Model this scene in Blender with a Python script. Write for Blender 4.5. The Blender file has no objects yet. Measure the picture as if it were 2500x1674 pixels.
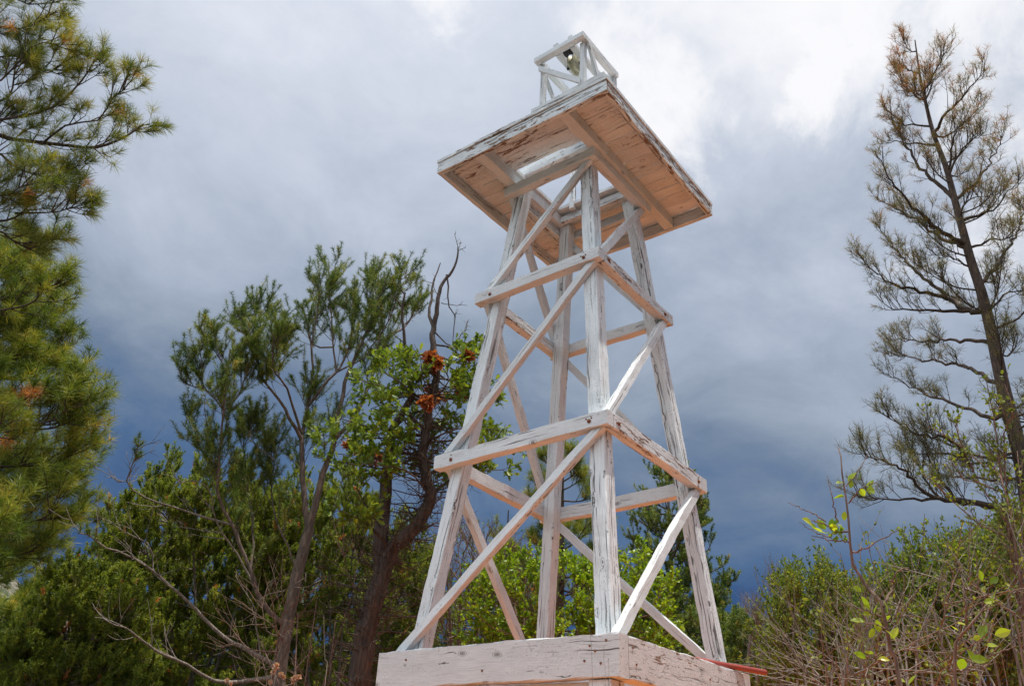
import bpy, bmesh, math, random
import numpy as np
from mathutils import Vector, Matrix
R = math.radians
SC = bpy.context.scene
COL = SC.collection
rnd = random.Random(7)
rng = np.random.default_rng(7)
Z0 = 2.3                                    # tower datum (top of the base beams) above the ground under the camera

# ------------------------------------------------------------------ camera
CAM = np.array([-4.1358, -2.8244, -0.7051 + Z0])
FW = np.array([0.67766, 0.55167, 0.48626]); RT = np.array([0.61153, -0.79, 0.04402]); UP = np.array([-0.40843, -0.26753, 0.87271])
FPX = 2009.5                                # focal length in pixels of the 2500 px wide photograph
cd = bpy.data.cameras.new('camera'); cam = bpy.data.objects.new('camera', cd); COL.objects.link(cam)
m3 = Matrix((RT, UP, -FW)).transposed().to_4x4(); m3.translation = Vector(CAM)
cam.matrix_world = m3
cd.sensor_width = 36; cd.lens = 36 * FPX / 2500; cd.clip_end = 6000; cd.clip_start = .05; cd.shift_x = -.0013
SC.camera = cam
SC.view_settings.view_transform = 'Standard'; SC.view_settings.look = 'None'
SC.view_settings.exposure = 0.0; SC.view_settings.gamma = 1
SC.render.engine = 'CYCLES'; SC.cycles.max_bounces = 8; SC.cycles.transparent_max_bounces = 16

# ------------------------------------------------------------------ sun and sky
SUN = Vector((0.05, -0.15, 0.97)).normalized()          # towards the sun
sl = bpy.data.lights.new('sun', 'SUN'); sl.energy = 5.0; sl.angle = R(.53); sl.color = (1, .95, .87)
so = bpy.data.objects.new('sun', sl); COL.objects.link(so)
so.rotation_euler = SUN.to_track_quat('Z', 'Y').to_euler(); so.location = (0, 0, 30)

class NT:
    """small helper to write node trees"""
    def __init__(s, tree): s.t = tree; s.n = tree.nodes; s.l = tree.links
    def node(s, typ, **kw):
        nd = s.n.new(typ)
        for k, v in kw.items(): setattr(nd, k, v)
        return nd
    def put(s, sock, v):
        if isinstance(v, bpy.types.NodeSocket): s.l.new(v, sock)
        elif v is not None: sock.default_value = v
    def math(s, op, a, b=None, c=None, clamp=False):
        nd = s.node('ShaderNodeMath', operation=op); nd.use_clamp = clamp
        s.put(nd.inputs[0], a); s.put(nd.inputs[1], b)
        if c is not None: s.put(nd.inputs[2], c)
        return nd.outputs[0]
    def vmath(s, op, a, b=None):
        nd = s.node('ShaderNodeVectorMath', operation=op); s.put(nd.inputs[0], a)
        if b is not None: s.put(nd.inputs[1], b)
        return nd.outputs['Value'] if op in ('DOT_PRODUCT', 'LENGTH', 'DISTANCE') else nd.outputs[0]
    def noise(s, vec, scale, detail=4, rough=.55, dist=0, out=0):
        nd = s.node('ShaderNodeTexNoise'); s.put(nd.inputs['Vector'], vec)
        nd.inputs['Scale'].default_value = scale; nd.inputs['Detail'].default_value = detail
        nd.inputs['Roughness'].default_value = rough; nd.inputs['Distortion'].default_value = dist
        return nd.outputs[out]
    def ramp(s, fac, stops, interp='LINEAR'):
        nd = s.node('ShaderNodeValToRGB'); s.put(nd.inputs[0], fac); cr = nd.color_ramp; cr.interpolation = interp
        while len(cr.elements) < len(stops): cr.elements.new(.5)
        for e, (p, c) in zip(cr.elements, stops):
            e.position = p; e.color = (*c, 1) if len(c) == 3 else c
        return nd.outputs[0]
    def maprange(s, v, a, b, c=0, d=1, smooth=False):
        nd = s.node('ShaderNodeMapRange'); nd.interpolation_type = 'SMOOTHSTEP' if smooth else 'LINEAR'
        s.put(nd.inputs[0], v)
        for i, x in enumerate((a, b, c, d)): s.put(nd.inputs[i + 1], x)
        return nd.outputs[0]
    def mix(s, f, a, b, typ='MIX'):
        nd = s.node('ShaderNodeMix', data_type='RGBA', blend_type=typ); s.put(nd.inputs[0], f)
        s.put(nd.inputs[6], a if not isinstance(a, tuple) else (*a, 1)); s.put(nd.inputs[7], b if not isinstance(b, tuple) else (*b, 1))
        return nd.outputs[2]
    def scalevec(s, vec, sx, sy, sz):
        return s.vmath('MULTIPLY', vec, (sx, sy, sz))

def _grey(T, v):
    c = T.node('ShaderNodeCombineXYZ')
    for i in range(3): T.put(c.inputs[i], v)
    return c.outputs[0]
def make_world():
    w = bpy.data.worlds.new("World"); SC.world = w; w.use_nodes = True
    T = NT(w.node_tree); T.n.clear()
    sky = T.node('ShaderNodeTexSky', sky_type='NISHITA'); sky.sun_disc = False
    sky.sun_elevation = math.asin(SUN.z); sky.sun_rotation = math.atan2(SUN.x, SUN.y); sky.altitude = 1900
    clear = T.vmath('SCALE', sky.outputs[0]); clear.node.inputs['Scale'].default_value = 0.1
    tc = T.node('ShaderNodeTexCoord'); d = tc.outputs['Generated']
    sep = T.node('ShaderNodeSeparateXYZ'); T.put(sep.inputs[0], d); z = sep.outputs[2]
    zc = T.math('MAXIMUM', z, 0.0)
    k = T.math('DIVIDE', 1.0, T.math('ADD', zc, .35))
    p = T.vmath('SCALE', d); T.put(p.node.inputs['Scale'], k)          # cloud deck seen in perspective
    n1 = T.noise(p, 1.7, 7, .52, .35)
    n2 = T.noise(p, 3.6, 9, .62, .45); n3 = T.noise(p, 13, 6, .6, .6)
    r = T.vmath('DOT_PRODUCT', d, (.611, -.79, 0))                      # the storm lies to the north, brighter clouds right and behind
    f = T.vmath('DOT_PRODUCT', d, (.776, .631, 0))
    t = T.math('MULTIPLY_ADD', T.math('SUBTRACT', n1, .5), .36, T.math('ADD', z, .02))
    t = T.math('MULTIPLY_ADD', T.math('SUBTRACT', n2, .5), .30, t)
    t = T.math('MULTIPLY_ADD', T.math('SUBTRACT', n3, .5), T.maprange(z, .3, .7, .01, .10), t)
    t = T.math('MULTIPLY_ADD', T.math('MAXIMUM', r, -.5), .115, t)
    storm = T.ramp(t, [(0.10, (.024, .070, .185)), (.20, (.046, .104, .245)), (.29, (.090, .162, .300)), (.38, (.170, .236, .350)), (.48, (.295, .360, .460)), (.56, (.40, .465, .58)),
                       (.66, (.55, .61, .72)), (.78, (.72, .765, .86)), (.90, (.88, .90, .96))])
    # bright cumulus tops breaking through, high on the right
    def blob(dx, dy, dz, c0, c1):
        v = Vector((dx, dy, dz)).normalized()
        dd = T.vmath('DOT_PRODUCT', d, tuple(v))
        dd = T.math('MULTIPLY_ADD', T.math('SUBTRACT', n2, .5), .085, dd)
        dd = T.math('MULTIPLY_ADD', T.math('SUBTRACT', n1, .5), .05, dd); dd = T.math('MULTIPLY_ADD', T.math('SUBTRACT', n3, .5), .022, dd)
        return T.maprange(dd, c0, c1, 0, 1, True)
    def ray(px, py):
        v = FW + RT * (px - 1250) / FPX - UP * (py - 837) / FPX; return v
    m = None
    for (px, py, c0, c1) in ((1590, 90, .982, 1.003), (1180, -30, .994, 1.010), (2380, 60, .974, .999), (2150, 190, .990, 1.002), (1900, -330, .95, 1.0)):
        b = blob(*ray(px, py), c0, c1)
        m = b if m is None else T.math('MAXIMUM', m, b)
    front = T.mix(T.math('MULTIPLY', m, .92), storm, (.98, .98, 1.0))
    bright = T.ramp(T.math('ADD', n1, T.math('MULTIPLY', T.math('SUBTRACT', n2, .5), .5)), [(.38, (1.1, 1.2, 1.4)), (.52, (2.0, 2.1, 2.22)), (.7, (2.3, 2.4, 2.5))])
    back = T.mix(T.maprange(n1, .42, .55), clear, bright)
    side = T.vmath('DOT_PRODUCT', d, (.95, -.30, 0))     # the clear bright half of the sky lies to the west, behind the left shoulder
    low = T.maprange(z, .02, .55, .22, 1.25, True)      # wooded slopes close the low western sky
    back = T.mix(1.0, back, _grey(T, low), 'MULTIPLY')
    cov = T.maprange(side, -.62, -.12, 0, 1, True)
    final = T.mix(cov, back, front)
    bg = T.node('ShaderNodeBackground'); T.put(bg.inputs[0], final); bg.inputs[1].default_value = 1.0
    out = T.node('ShaderNodeOutputWorld'); T.l.new(bg.outputs[0], out.inputs[0])
make_world()

# ------------------------------------------------------------------ naming helpers
def props(o, label=None, cat=None, group=None, kind=None):
    if label: o['label'] = label
    if cat: o['category'] = cat
    if group: o['group'] = group
    if kind: o['kind'] = kind
    return o
def empty(name, loc, label, cat, group=None):
    o = bpy.data.objects.new(name, None); COL.objects.link(o); o.location = loc; o.empty_display_size = .2
    return props(o, label, cat, group)
def link(name, me, mat, parent=None):
    o = bpy.data.objects.new(name, me); COL.objects.link(o)
    if mat is not None:
        for mm in (mat if isinstance(mat, (list, tuple)) else [mat]): me.materials.append(mm)
    if parent is not None:
        o.parent = parent
        loc = Vector((0, 0, 0)); q = parent
        while q is not None: loc += q.location; q = q.parent
        me.transform(Matrix.Translation(-loc))        # parents carry no rotation or scale
    return o
def mesh_np(name, V, F, attrs=None, smooth=True):
    """V (n,3); F list of (m,k) index arrays with the same k each"""
    me = bpy.data.meshes.new(name)
    V = np.ascontiguousarray(V, dtype=np.float32); me.vertices.add(len(V)); me.vertices.foreach_set('co', V.ravel())
    F = [np.asarray(f, dtype=np.int32) for f in F if len(f)]
    nl = sum(f.size for f in F); nf = sum(len(f) for f in F)
    me.loops.add(nl); me.polygons.add(nf)
    me.loops.foreach_set('vertex_index', np.concatenate([f.ravel() for f in F]))
    tot = np.concatenate([np.full(len(f), f.shape[1], np.int32) for f in F])
    st = np.concatenate([[0], np.cumsum(tot)[:-1]]).astype(np.int32)
    me.polygons.foreach_set('loop_start', st); me.polygons.foreach_set('loop_total', tot)
    me.polygons.foreach_set('use_smooth', np.full(nf, smooth))
    for k, v in (attrs or {}).items():
        v = np.asarray(v, dtype=np.float32)
        if v.ndim == 1: a = me.attributes.new(k, 'FLOAT', 'POINT'); a.data.foreach_set('value', v)
        else: a = me.attributes.new(k, 'FLOAT_VECTOR', 'POINT'); a.data.foreach_set('vector', v.ravel())
    me.update(calc_edges=True); me.validate()
    return me

# ------------------------------------------------------------------ materials
def newmat(name):
    m = bpy.data.materials.new(name); m.use_nodes = True; T = NT(m.node_tree)
    b = m.node_tree.nodes['Principled BSDF']; return m, T, b

def paint_material():
    m, T, b = newmat('weathered_white_paint')
    at = T.node('ShaderNodeAttribute', attribute_name='g'); P = at.outputs['Vector']       # metres along the grain in x
    wa = T.node('ShaderNodeAttribute', attribute_name='wear'); wear = wa.outputs['Fac']
    ge = T.node('ShaderNodeNewGeometry'); nrm = ge.outputs['Normal']
    fl = T.maprange(T.vmath('DOT_PRODUCT', nrm, (0, -1, 0)), .75, .95)                      # the weather side, south-east, is flaking most
    wear = T.math('MULTIPLY_ADD', fl, .015, wear)
    # knots bend the grain around them
    vo = T.node('ShaderNodeTexVoronoi'); T.put(vo.inputs['Vector'], T.scalevec(P, 6.5, 13, 13)); vo.inputs['Scale'].default_value = 1.0; vo.inputs['Randomness'].default_value = 1
    kd = vo.outputs['Distance']
    kn = T.maprange(kd, .0, .42, 1, 0, True)
    warp = T.noise(T.scalevec(P, 2.2, 12, 12), 1, 2, .5)
    gx = T.vmath('ADD', P, None)
    comb = T.node('ShaderNodeCombineXYZ'); T.put(comb.inputs[1], T.math('MULTIPLY_ADD', kn, .022, T.math('MULTIPLY', warp, .030))); T.put(comb.inputs[2], T.math('MULTIPLY', kn, .02))
    gx = T.vmath('ADD', P, comb.outputs[0])
    fine = T.noise(T.scalevec(gx, 7, 420, 420), 1, 3, .6)
    cr = T.noise(T.scalevec(gx, 1.6, 75, 75), 1, 4, .68)
    zone = T.noise(T.scalevec(P, 1.6, 14, 14), 1, 3, .6)
    # long dark cracks
    ck = T.node('ShaderNodeAttribute', attribute_name='crk').outputs['Fac']
    thr = T.math('MULTIPLY_ADD', zone, .30, T.math('MULTIPLY_ADD', wear, .35, T.math('ADD', ck, .20)))
    crack = T.maprange(T.math('SUBTRACT', thr, cr), -.02, .045, 0, 1)
    # ring lines of a few knots
    kring = T.math('SINE', T.math('MULTIPLY', kd, 75))
    isk = T.math('GREATER_THAN', T.noise(vo.outputs['Position'], 9.7, 0), .57)
    kmask = T.math('MULTIPLY', T.math('MULTIPLY', T.maprange(kd, .15, .24, 1, 0), T.maprange(kring, -.3, .7, 0, 1)), isk)
    kcore = T.math('MULTIPLY', T.maprange(kd, .06, .10, .65, 0), isk)
    # flaked patches down to brown wood
    pn = T.noise(T.scalevec(P, 9, 40, 40), 1, 6, .68)
    big = T.noise(T.scalevec(P, 1.9, 5, 5), 1, 2, .5)
    pth = T.math('SUBTRACT', T.math('MULTIPLY_ADD', big, -.40, .985), T.math('MULTIPLY', wear, 1.2))
    peel = T.maprange(T.math('SUBTRACT', pn, pth), -.008, .012, 0, 1)
    spk = T.noise(T.scalevec(P, 90, 150, 150), 1, 3, .7)
    speck = T.math('MULTIPLY', T.maprange(spk, .60, .66, 0, 1), T.math('MAXIMUM', T.maprange(T.math('MULTIPLY_ADD', wear, 1.5, big), .50, .72, 0, .85), T.math('MULTIPLY', fl, T.maprange(T.math('MULTIPLY_ADD', wear, 2.5, big), .45, .75, .35, .95))))
    tone = T.noise(T.scalevec(P, 4, 16, 16), 1, 5, .6)
    paint = T.mix(T.maprange(tone, .3, .72), (.56, .60, .62), (.745, .795, .82))
    to = T.node('ShaderNodeAttribute', attribute_name='tone').outputs['Fac']
    stain = T.noise(T.scalevec(P, 2.5, 3.5, 3.5), 1, 6, .62)
    paint = T.mix(T.maprange(stain, .52, .72, 0, .45), paint, (.43, .405, .38))
    paint = T.mix(to, (.40, .39, .38), paint)
    paint = T.mix(T.maprange(fine, .40, .62, .0, .35), paint, (.86, .85, .84))
    paint = T.mix(T.maprange(fine, .36, .46, .40, 0), paint, (.42, .41, .40))
    wood = T.mix(fine, (.10, .055, .032), (.30, .19, .125))
    c = T.mix(T.math('MULTIPLY', crack, .92), paint, (.07, .058, .05))
    c = T.mix(T.math('MULTIPLY', kmask, .8), c, (.10, .075, .06))
    c = T.mix(kcore, c, (.17, .14, .12))
    c = T.mix(speck, c, (.13, .085, .06))
    c = T.mix(peel, c, wood)
    T.put(b.inputs['Base Color'], c)
    T.put(b.inputs['Roughness'], T.math('MULTIPLY_ADD', peel, .3, .52))
    b.inputs['Specular IOR Level'].default_value = .35
    h = T.math('MULTIPLY_ADD', fine, .35, T.math('MULTIPLY_ADD', crack, -1.6, T.math('MULTIPLY_ADD', peel, -1.1, T.math('MULTIPLY_ADD', kmask, -.8, T.math('MULTIPLY', tone, .7)))))
    h = T.math('MULTIPLY_ADD', T.math('MULTIPLY', fl, spk), 1.6, h)
    bp = T.node('ShaderNodeBump'); bp.inputs['Strength'].default_value = .75; bp.inputs['Distance'].default_value = .0016
    T.put(bp.inputs['Height'], h); T.l.new(bp.outputs[0], b.inputs['Normal'])
    return m
PAINT = paint_material()

def simple(name, col, rough=.6, metal=0, noise=None):
    m, T, b = newmat(name); b.inputs['Roughness'].default_value = rough; b.inputs['Metallic'].default_value = metal
    if noise:
        tc = T.node('ShaderNodeTexCoord'); n = T.noise(tc.outputs['Object'], noise[0], 5, .6)
        T.put(b.inputs['Base Color'], T.mix(T.maprange(n, .35, .65), col, noise[1]))
        bp = T.node('ShaderNodeBump'); bp.inputs['Strength'].default_value = .4; bp.inputs['Distance'].default_value = .002; T.put(bp.inputs['Height'], n); T.l.new(bp.outputs[0], b.inputs['Normal'])
    else: b.inputs['Base Color'].default_value = (*col, 1)
    return m
STEEL = simple('galvanised_nail', (.45, .44, .42), .4, .8, (300, (.25, .22, .2)))
BRASS = simple('tarnished_brass', (.60, .57, .42), .6, .3, (60, (.36, .35, .24)))
BLACK = simple('black_rubber_and_bore_shade', (.02, .02, .022), .8, 0, (80, (.05, .05, .05)))
REDP = simple('faded_red_pipe_paint', (.36, .05, .04), .5, 0, (40, (.30, .07, .05)))

def bark(name, c1, c2, sc=30, stretch=.25):
    m, T, b = newmat(name); tc = T.node('ShaderNodeTexCoord')
    v = T.scalevec(tc.outputs['Object'], 1, 1, stretch)
    n = T.noise(v, sc, 6, .65, .6); vo = T.node('ShaderNodeTexVoronoi', feature='DISTANCE_TO_EDGE'); T.put(vo.inputs['Vector'], v); vo.inputs['Scale'].default_value = sc * .8
    f = T.math('MULTIPLY', n, T.maprange(vo.outputs[0], 0, .25, .72, 1.1))
    T.put(b.inputs['Base Color'], T.mix(T.maprange(f, .2, .65), c1, c2)); b.inputs['Roughness'].default_value = .9
    bp = T.node('ShaderNodeBump'); bp.inputs['Strength'].default_value = .9; bp.inputs['Distance'].default_value = .015; T.put(bp.inputs['Height'], f); T.l.new(bp.outputs[0], b.inputs['Normal'])
    return m
BK_PINE = bark('dark_pine_bark', (.022, .015, .012), (.10, .065, .045), 22)
BK_PINYON = bark('grey_brown_pinyon_bark', (.045, .032, .026), (.21, .155, .12), 26)
BK_OAK = bark('brown_shaggy_bark', (.014, .010, .008), (.115, .08, .062), 34, .10)
BK_TWIG = bark('pale_dry_twig_bark', (.075, .06, .048), (.33, .275, .23), 40)
BK_RED = bark('reddish_twig_bark', (.07, .038, .028), (.26, .16, .12), 40)

def foliage(name, stops, trans=.35, rough=.5, spec=.3, gain=1.55):
    """colour comes from the per-leaf random value 'c'"""
    m, T, b = newmat(name); at = T.node('ShaderNodeAttribute', attribute_name='c')
    col = T.ramp(at.outputs['Fac'], [(p_, tuple(min(.8, gain * x) for x in c_)) for p_, c_ in stops])
    T.put(b.inputs['Base Color'], col); b.inputs['Roughness'].default_value = rough; b.inputs['Specular IOR Level'].default_value = spec
    tr = T.node('ShaderNodeBsdfTranslucent')
    T.put(tr.inputs[0], T.mix(1.0, col, (1.25, 1.2, .55), 'MULTIPLY'))
    mx = T.node('ShaderNodeMixShader'); mx.inputs[0].default_value = trans
    T.l.new(b.outputs[0], mx.inputs[1]); T.l.new(tr.outputs[0], mx.inputs[2])
    T.l.new(mx.outputs[0], T.n['Material Output'].inputs[0])
    return m
F_POND = foliage('long_pine_needles', gain=1.85, trans=.35, stops= [(0, (.036, .058, .012)), (.4, (.098, .118, .019)), (.75, (.195, .185, .03)), (.95, (.26, .21, .05)), (1, (.34, .16, .05))])
F_PONDB = foliage('golden_green_pine_needles', gain=1.8, trans=.35, stops= [(0, (.045, .075, .012)), (.4, (.115, .145, .02)), (.78, (.21, .205, .035)), (.97, (.36, .23, .05)), (1, (.40, .19, .08))])
F_RUST = foliage('rusty_sparse_needles', gain=1.8, trans=.3, stops= [(0, (.045, .045, .018)), (.4, (.10, .09, .028)), (.65, (.17, .12, .035)), (.85, (.25, .10, .035)), (1, (.34, .12, .04))])
F_PINYON = foliage('short_pinyon_needles', [(0, (.032, .062, .012)), (.5, (.092, .134, .022)), (.85, (.19, .215, .035)), (1, (.26, .22, .06))], .25)
F_JUN = foliage('juniper_scale_foliage', gain=1.95, trans=.35, stops= [(0, (.040, .066, .010)), (.5, (.115, .145, .018)), (.9, (.20, .215, .030)), (.985, (.17, .17, .03)), (1, (.30, .12, .04))])
F_OAK = foliage('green_oak_leaves', [(0, (.045, .075, .010)), (.5, (.095, .145, .018)), (1, (.22, .27, .035))], .35, .45, .25)
F_DEAD = foliage('dry_red_brown_leaves', [(0, (.14, .035, .015)), (.5, (.30, .085, .032)), (1, (.50, .23, .11))], .35, gain=1.2)
F_SHRUB = foliage('bright_green_shrub_leaves', [(0, (.08, .15, .01)), (.5, (.17, .27, .015)), (1, (.33, .40, .03))], .45, .4, .5, gain=1.25)
F_WILLOW = foliage('small_green_bush_leaves', [(0, (.04, .065, .012)), (.6, (.10, .14, .022)), (1, (.22, .25, .04))], .4)
F_BIG = foliage('fresh_yellow_green_leaves', [(0, (.09, .17, .015)), (.6, (.18, .28, .02)), (1, (.38, .44, .04))], .5, .35, .5, gain=1.5)
F_GRASS = foliage('grass_blades', [(0, (.10, .19, .02)), (.6, (.22, .30, .05)), (1, (.50, .38, .19))], .35)
F_DRY = foliage('dried_flower_heads', [(0, (.38, .20, .13)), (1, (.62, .42, .30))], .2, gain=1.1)

# ------------------------------------------------------------------ ground
def gz(x, y):
    x = np.asarray(x, float); y = np.asarray(y, float)
    dx, dy = x - CAM[0], y - CAM[1]; r = np.hypot(dx, dy); f = (dx * .776 + dy * .631); s = dx * .611 - dy * .79
    h = np.clip((f + .3) / 4.6, 0, 1); h = h * h * (3 - 2 * h) * 1.22
    h = h + np.clip(f - 4.3, 0, 16) * .062 + np.clip(f - 20, 0, 60) * .03
    h = h + .05 * np.sin(x * 1.7 + .4) * np.cos(y * 1.3) * np.clip(r / 6, 0, 1) + .25 * np.sin(x * .23) * np.cos(y * .19 + 1) * np.clip((r - 8) / 20, 0, 1)
    far = np.clip((r - 70) / 330, 0, 1); a = np.arctan2(s, f)
    hill = 74 * np.exp(-((a + .72) / .17) ** 2) + 34 + 8 * np.sin(a * 9 + 1) + 4 * np.sin(a * 23)
    fr = np.clip(f / (r + 1e-6), -1, 1)
    return h + far * far * (3 - 2 * far) * hill * np.clip(fr * 1.4 + .2, .15, 1) + far * 3 * np.sin(x * .05) * np.cos(y * .043)
def build_ground():
    rr = np.concatenate([np.linspace(0, 12, 70), np.geomspace(12.3, 900, 90)[:]]); na = 220
    A = np.linspace(0, 2 * math.pi, na, endpoint=False)
    RR, AA = np.meshgrid(rr[1:], A, indexing='ij'); X = CAM[0] + 0 + RR * np.cos(AA); Y = CAM[1] + RR * np.sin(AA)
    V = np.stack([X, Y, gz(X, Y)], -1).reshape(-1, 3); V = np.vstack([V, [[CAM[0], CAM[1], float(gz(CAM[0], CAM[1]))]]])
    n = len(rr) - 1; i, j = np.meshgrid(np.arange(n - 1), np.arange(na), indexing='ij'); j2 = (j + 1) % na
    Q = np.stack([i * na + j, (i + 1) * na + j, (i + 1) * na + j2, i * na + j2], -1).reshape(-1, 4)
    jj = np.arange(na); Tt = np.stack([np.full(na, n * na), jj, (jj + 1) % na], -1)
    m, T, b = newmat('red_dirt_and_scrub'); tc = T.node('ShaderNodeTexCoord'); o = tc.outputs['Object']
    n1 = T.noise(o, 1.2, 8, .6); n2 = T.noise(o, 14, 6, .65); n3 = T.noise(o, .05, 6, .7)
    dirt = T.mix(T.maprange(n2, .3, .7), (.60, .155, .030), (.80, .245, .05))
    dirt = T.mix(T.maprange(n1, .58, .72, 0, .5), dirt, (.26, .15, .05))
    litter = T.mix(T.maprange(n2, .3, .7), (.04, .042, .034), (.10, .105, .09))
    c0 = T.node('ShaderNodeVectorMath', operation='DISTANCE'); T.put(c0.inputs[0], o); c0.inputs[1].default_value = (1.7, -1.2, 1.2)
    dirt = T.mix(T.maprange(T.math('MULTIPLY_ADD', n1, 1.6, c0.outputs['Value']), 4.5, 5.6), dirt, litter)
    cd2 = T.node('ShaderNodeVectorMath', operation='DISTANCE'); T.put(cd2.inputs[0], o); cd2.inputs[1].default_value = (0, 0, 0)
    scrub = T.mix(T.maprange(T.noise(o, .16, 8, .75), .45, .56), (.20, .17, .13), (.045, .06, .03))
    T.put(b.inputs['Base Color'], T.mix(T.maprange(cd2.outputs['Value'], 30, 90), dirt, scrub)); b.inputs['Roughness'].default_value = .95
    bp = T.node('ShaderNodeBump'); bp.inputs['Distance'].default_value = .03; T.put(bp.inputs['Height'], n2); T.l.new(bp.outputs[0], b.inputs['Normal'])
    me = mesh_np('ground', V, [Q, Tt]); g = link('ground', me, m); props(g, 'red dirt hillside with sparse scrub under the tower and trees', kind='structure')
    g.location = (0, 0, 0)
build_ground()

# ------------------------------------------------------------------ the wooden tower
def W(u, v, z): return Vector((v, u, z + Z0))
TW = empty('derrick_tower', W(0, 0, -1.05), 'tall white weathered wooden derrick tower with crossed braces and a square deck on top', 'tower')
def timber(name, q0, q1, wear=0.0, parent=None, bev=.003, notch=None, cap=True, amp=.0017, mat=None):
    """a sawn timber between two quads of corner points: bevelled, slightly wavy, grain along its length"""
    q0 = [Vector(q) for q in q0]; q1 = [Vector(q) for q in q1]
    L = (sum(q1, Vector()) / 4 - sum(q0, Vector()) / 4).length
    n = max(2, int(L / .05)); seed = rnd.uniform(0, 1000); rr = np.random.default_rng(int(seed * 1000) % 99991)
    ph = rr.uniform(0, 6.3, (8, 3)); off = rr.uniform(-40, 40, 3)
    bm = bmesh.new(); rings = []; G = []; bw = Vector(rr.normal(0, 1, 3)) * (.0035 if L > .8 and name in ('leg', 'brace', 'girt', 'base_beam', 'rim_board') else 0)
    ea = (q0[1] - q0[0]).length; eb = (q0[3] - q0[0]).length
    for i in range(n + 1):
        t = i / n; c = [a.lerp(b, t) for a, b in zip(q0, q1)]; ctr = sum(c, Vector()) / 4
        bow_ = bw * math.sin(math.pi * t); c = [q + bow_ for q in c]; ctr = ctr + bow_; ring = []
        for k in range(4):
            p = c[k]; pr = c[k - 1]; nx = c[(k + 1) % 4]
            for w_, (dd) in enumerate((pr, nx)):
                d = (dd - p); b_ = min(bev * (1 + .6 * math.sin(t * L * 23 + ph[2 * k + w_, 0])), d.length * .3)
                x = p + d.normalized() * b_
                s_ = amp * (math.sin(t * L * 9 + ph[2 * k + w_, 1]) + .6 * math.sin(t * L * 31 + ph[2 * k + w_, 2])) + rr.normal(0, amp * .35)
                x = x + (x - ctr).normalized() * (s_ if 0 < i < n else s_ * .3)
                if notch and k in notch[2] and abs(t - notch[0]) * L < notch[1]:
                    x = x.lerp(ctr, notch[3] * (1 - (abs(t - notch[0]) * L / notch[1]) ** 2) * rr.uniform(.8, 1.2))
                ring.append(bm.verts.new(x))
                a_ = (0, ea, ea, 0)[k]; b2 = (0, 0, eb, eb)[k]
                G.append((t * L + off[0], a_ + off[1], b2 + off[2]))
        rings.append(ring)
    for a, b in zip(rings, rings[1:]):
        for k in range(8): bm.faces.new((a[k], a[(k + 1) % 8], b[(k + 1) % 8], b[k]))
    if cap: bm.faces.new(rings[0]); bm.faces.new(rings[-1])
    bmesh.ops.recalc_face_normals(bm, faces=bm.faces)
    me = bpy.data.meshes.new(name); bm.to_mesh(me); bm.free()
    at = me.attributes.new('g', 'FLOAT_VECTOR', 'POINT'); at.data.foreach_set('vector', np.array(G, np.float32).ravel())
    at = me.attributes.new('wear', 'FLOAT', 'POINT'); at.data.foreach_set('value', np.full(len(G), wear, np.float32))
    at = me.attributes.new('tone', 'FLOAT', 'POINT'); at.data.foreach_set('value', np.full(len(G), 1.0 if name == 'leg' and len(TW.children) < 3 else .85 if name == 'leg' else rr.uniform(.55, .65) if name == 'base_beam' else rr.uniform(.6, 1), np.float32))
    at = me.attributes.new('crk', 'FLOAT', 'POINT'); at.data.foreach_set('value', np.full(len(G), {'leg': .042, 'base_beam': -.005, 'deck_board': -.03, 'joist': -.05}.get(name, rr.uniform(-.02, .03)), np.float32))
    return link(name, me, mat or PAINT, parent if parent is not None else TW)
def boxq(u0, u1, v0, v1, za0, za1, zb0, zb1, axis):
    """quads of a beam along u or v; z bottom/top at its two ends"""
    if axis == 'u':
        a = [W(u0, v0, za0), W(u0, v1, za0), W(u0, v1, za1), W(u0, v0, za1)]; b = [W(u1, v0, zb0), W(u1, v1, zb0), W(u1, v1, zb1), W(u1, v0, zb1)]
    else:
        a = [W(u0, v0, za0), W(u1, v0, za0), W(u1, v0, za1), W(u0, v0, za1)]; b = [W(u0, v1, zb0), W(u1, v1, zb0), W(u1, v1, zb1), W(u0, v1, zb1)]
    return a, b
su, sv, ku, kv, lu, lv, w = .6719, .6367, .0976, .0887, .0036, .0143, .0884
def Uo(s, z): return s * (su - ku * z) + lu * z            # outer face of the legs on side s at height z
def Vo(s, z): return s * (sv - kv * z) + lv * z
def leg_quad(a, b, z, w_):
    U, V = Uo(a, z), Vo(b, z); U2 = U - a * w_; V2 = V - b * w_
    return [W(U, V, z), W(U2, V, z), W(U2, V2, z), W(U, V2, z)]
for (a, b, lab, wr) in ((-1, -1, 'front corner leg with long dark cracks and round knots', .05), (1, -1, 'left leg with one large swirling knot', .06),
                        (-1, 1, 'right leg with dark splits down its left face', .07), (1, 1, 'rear leg standing furthest away', .0)):
    w_ = w * (1.08 if (a, b) == (-1, -1) else 1)
    o = timber('leg', leg_quad(a, b, -.19, w_), leg_quad(a, b, 3.418, w_), wr, bev=.004, amp=.0016); o['label'] = lab
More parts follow.
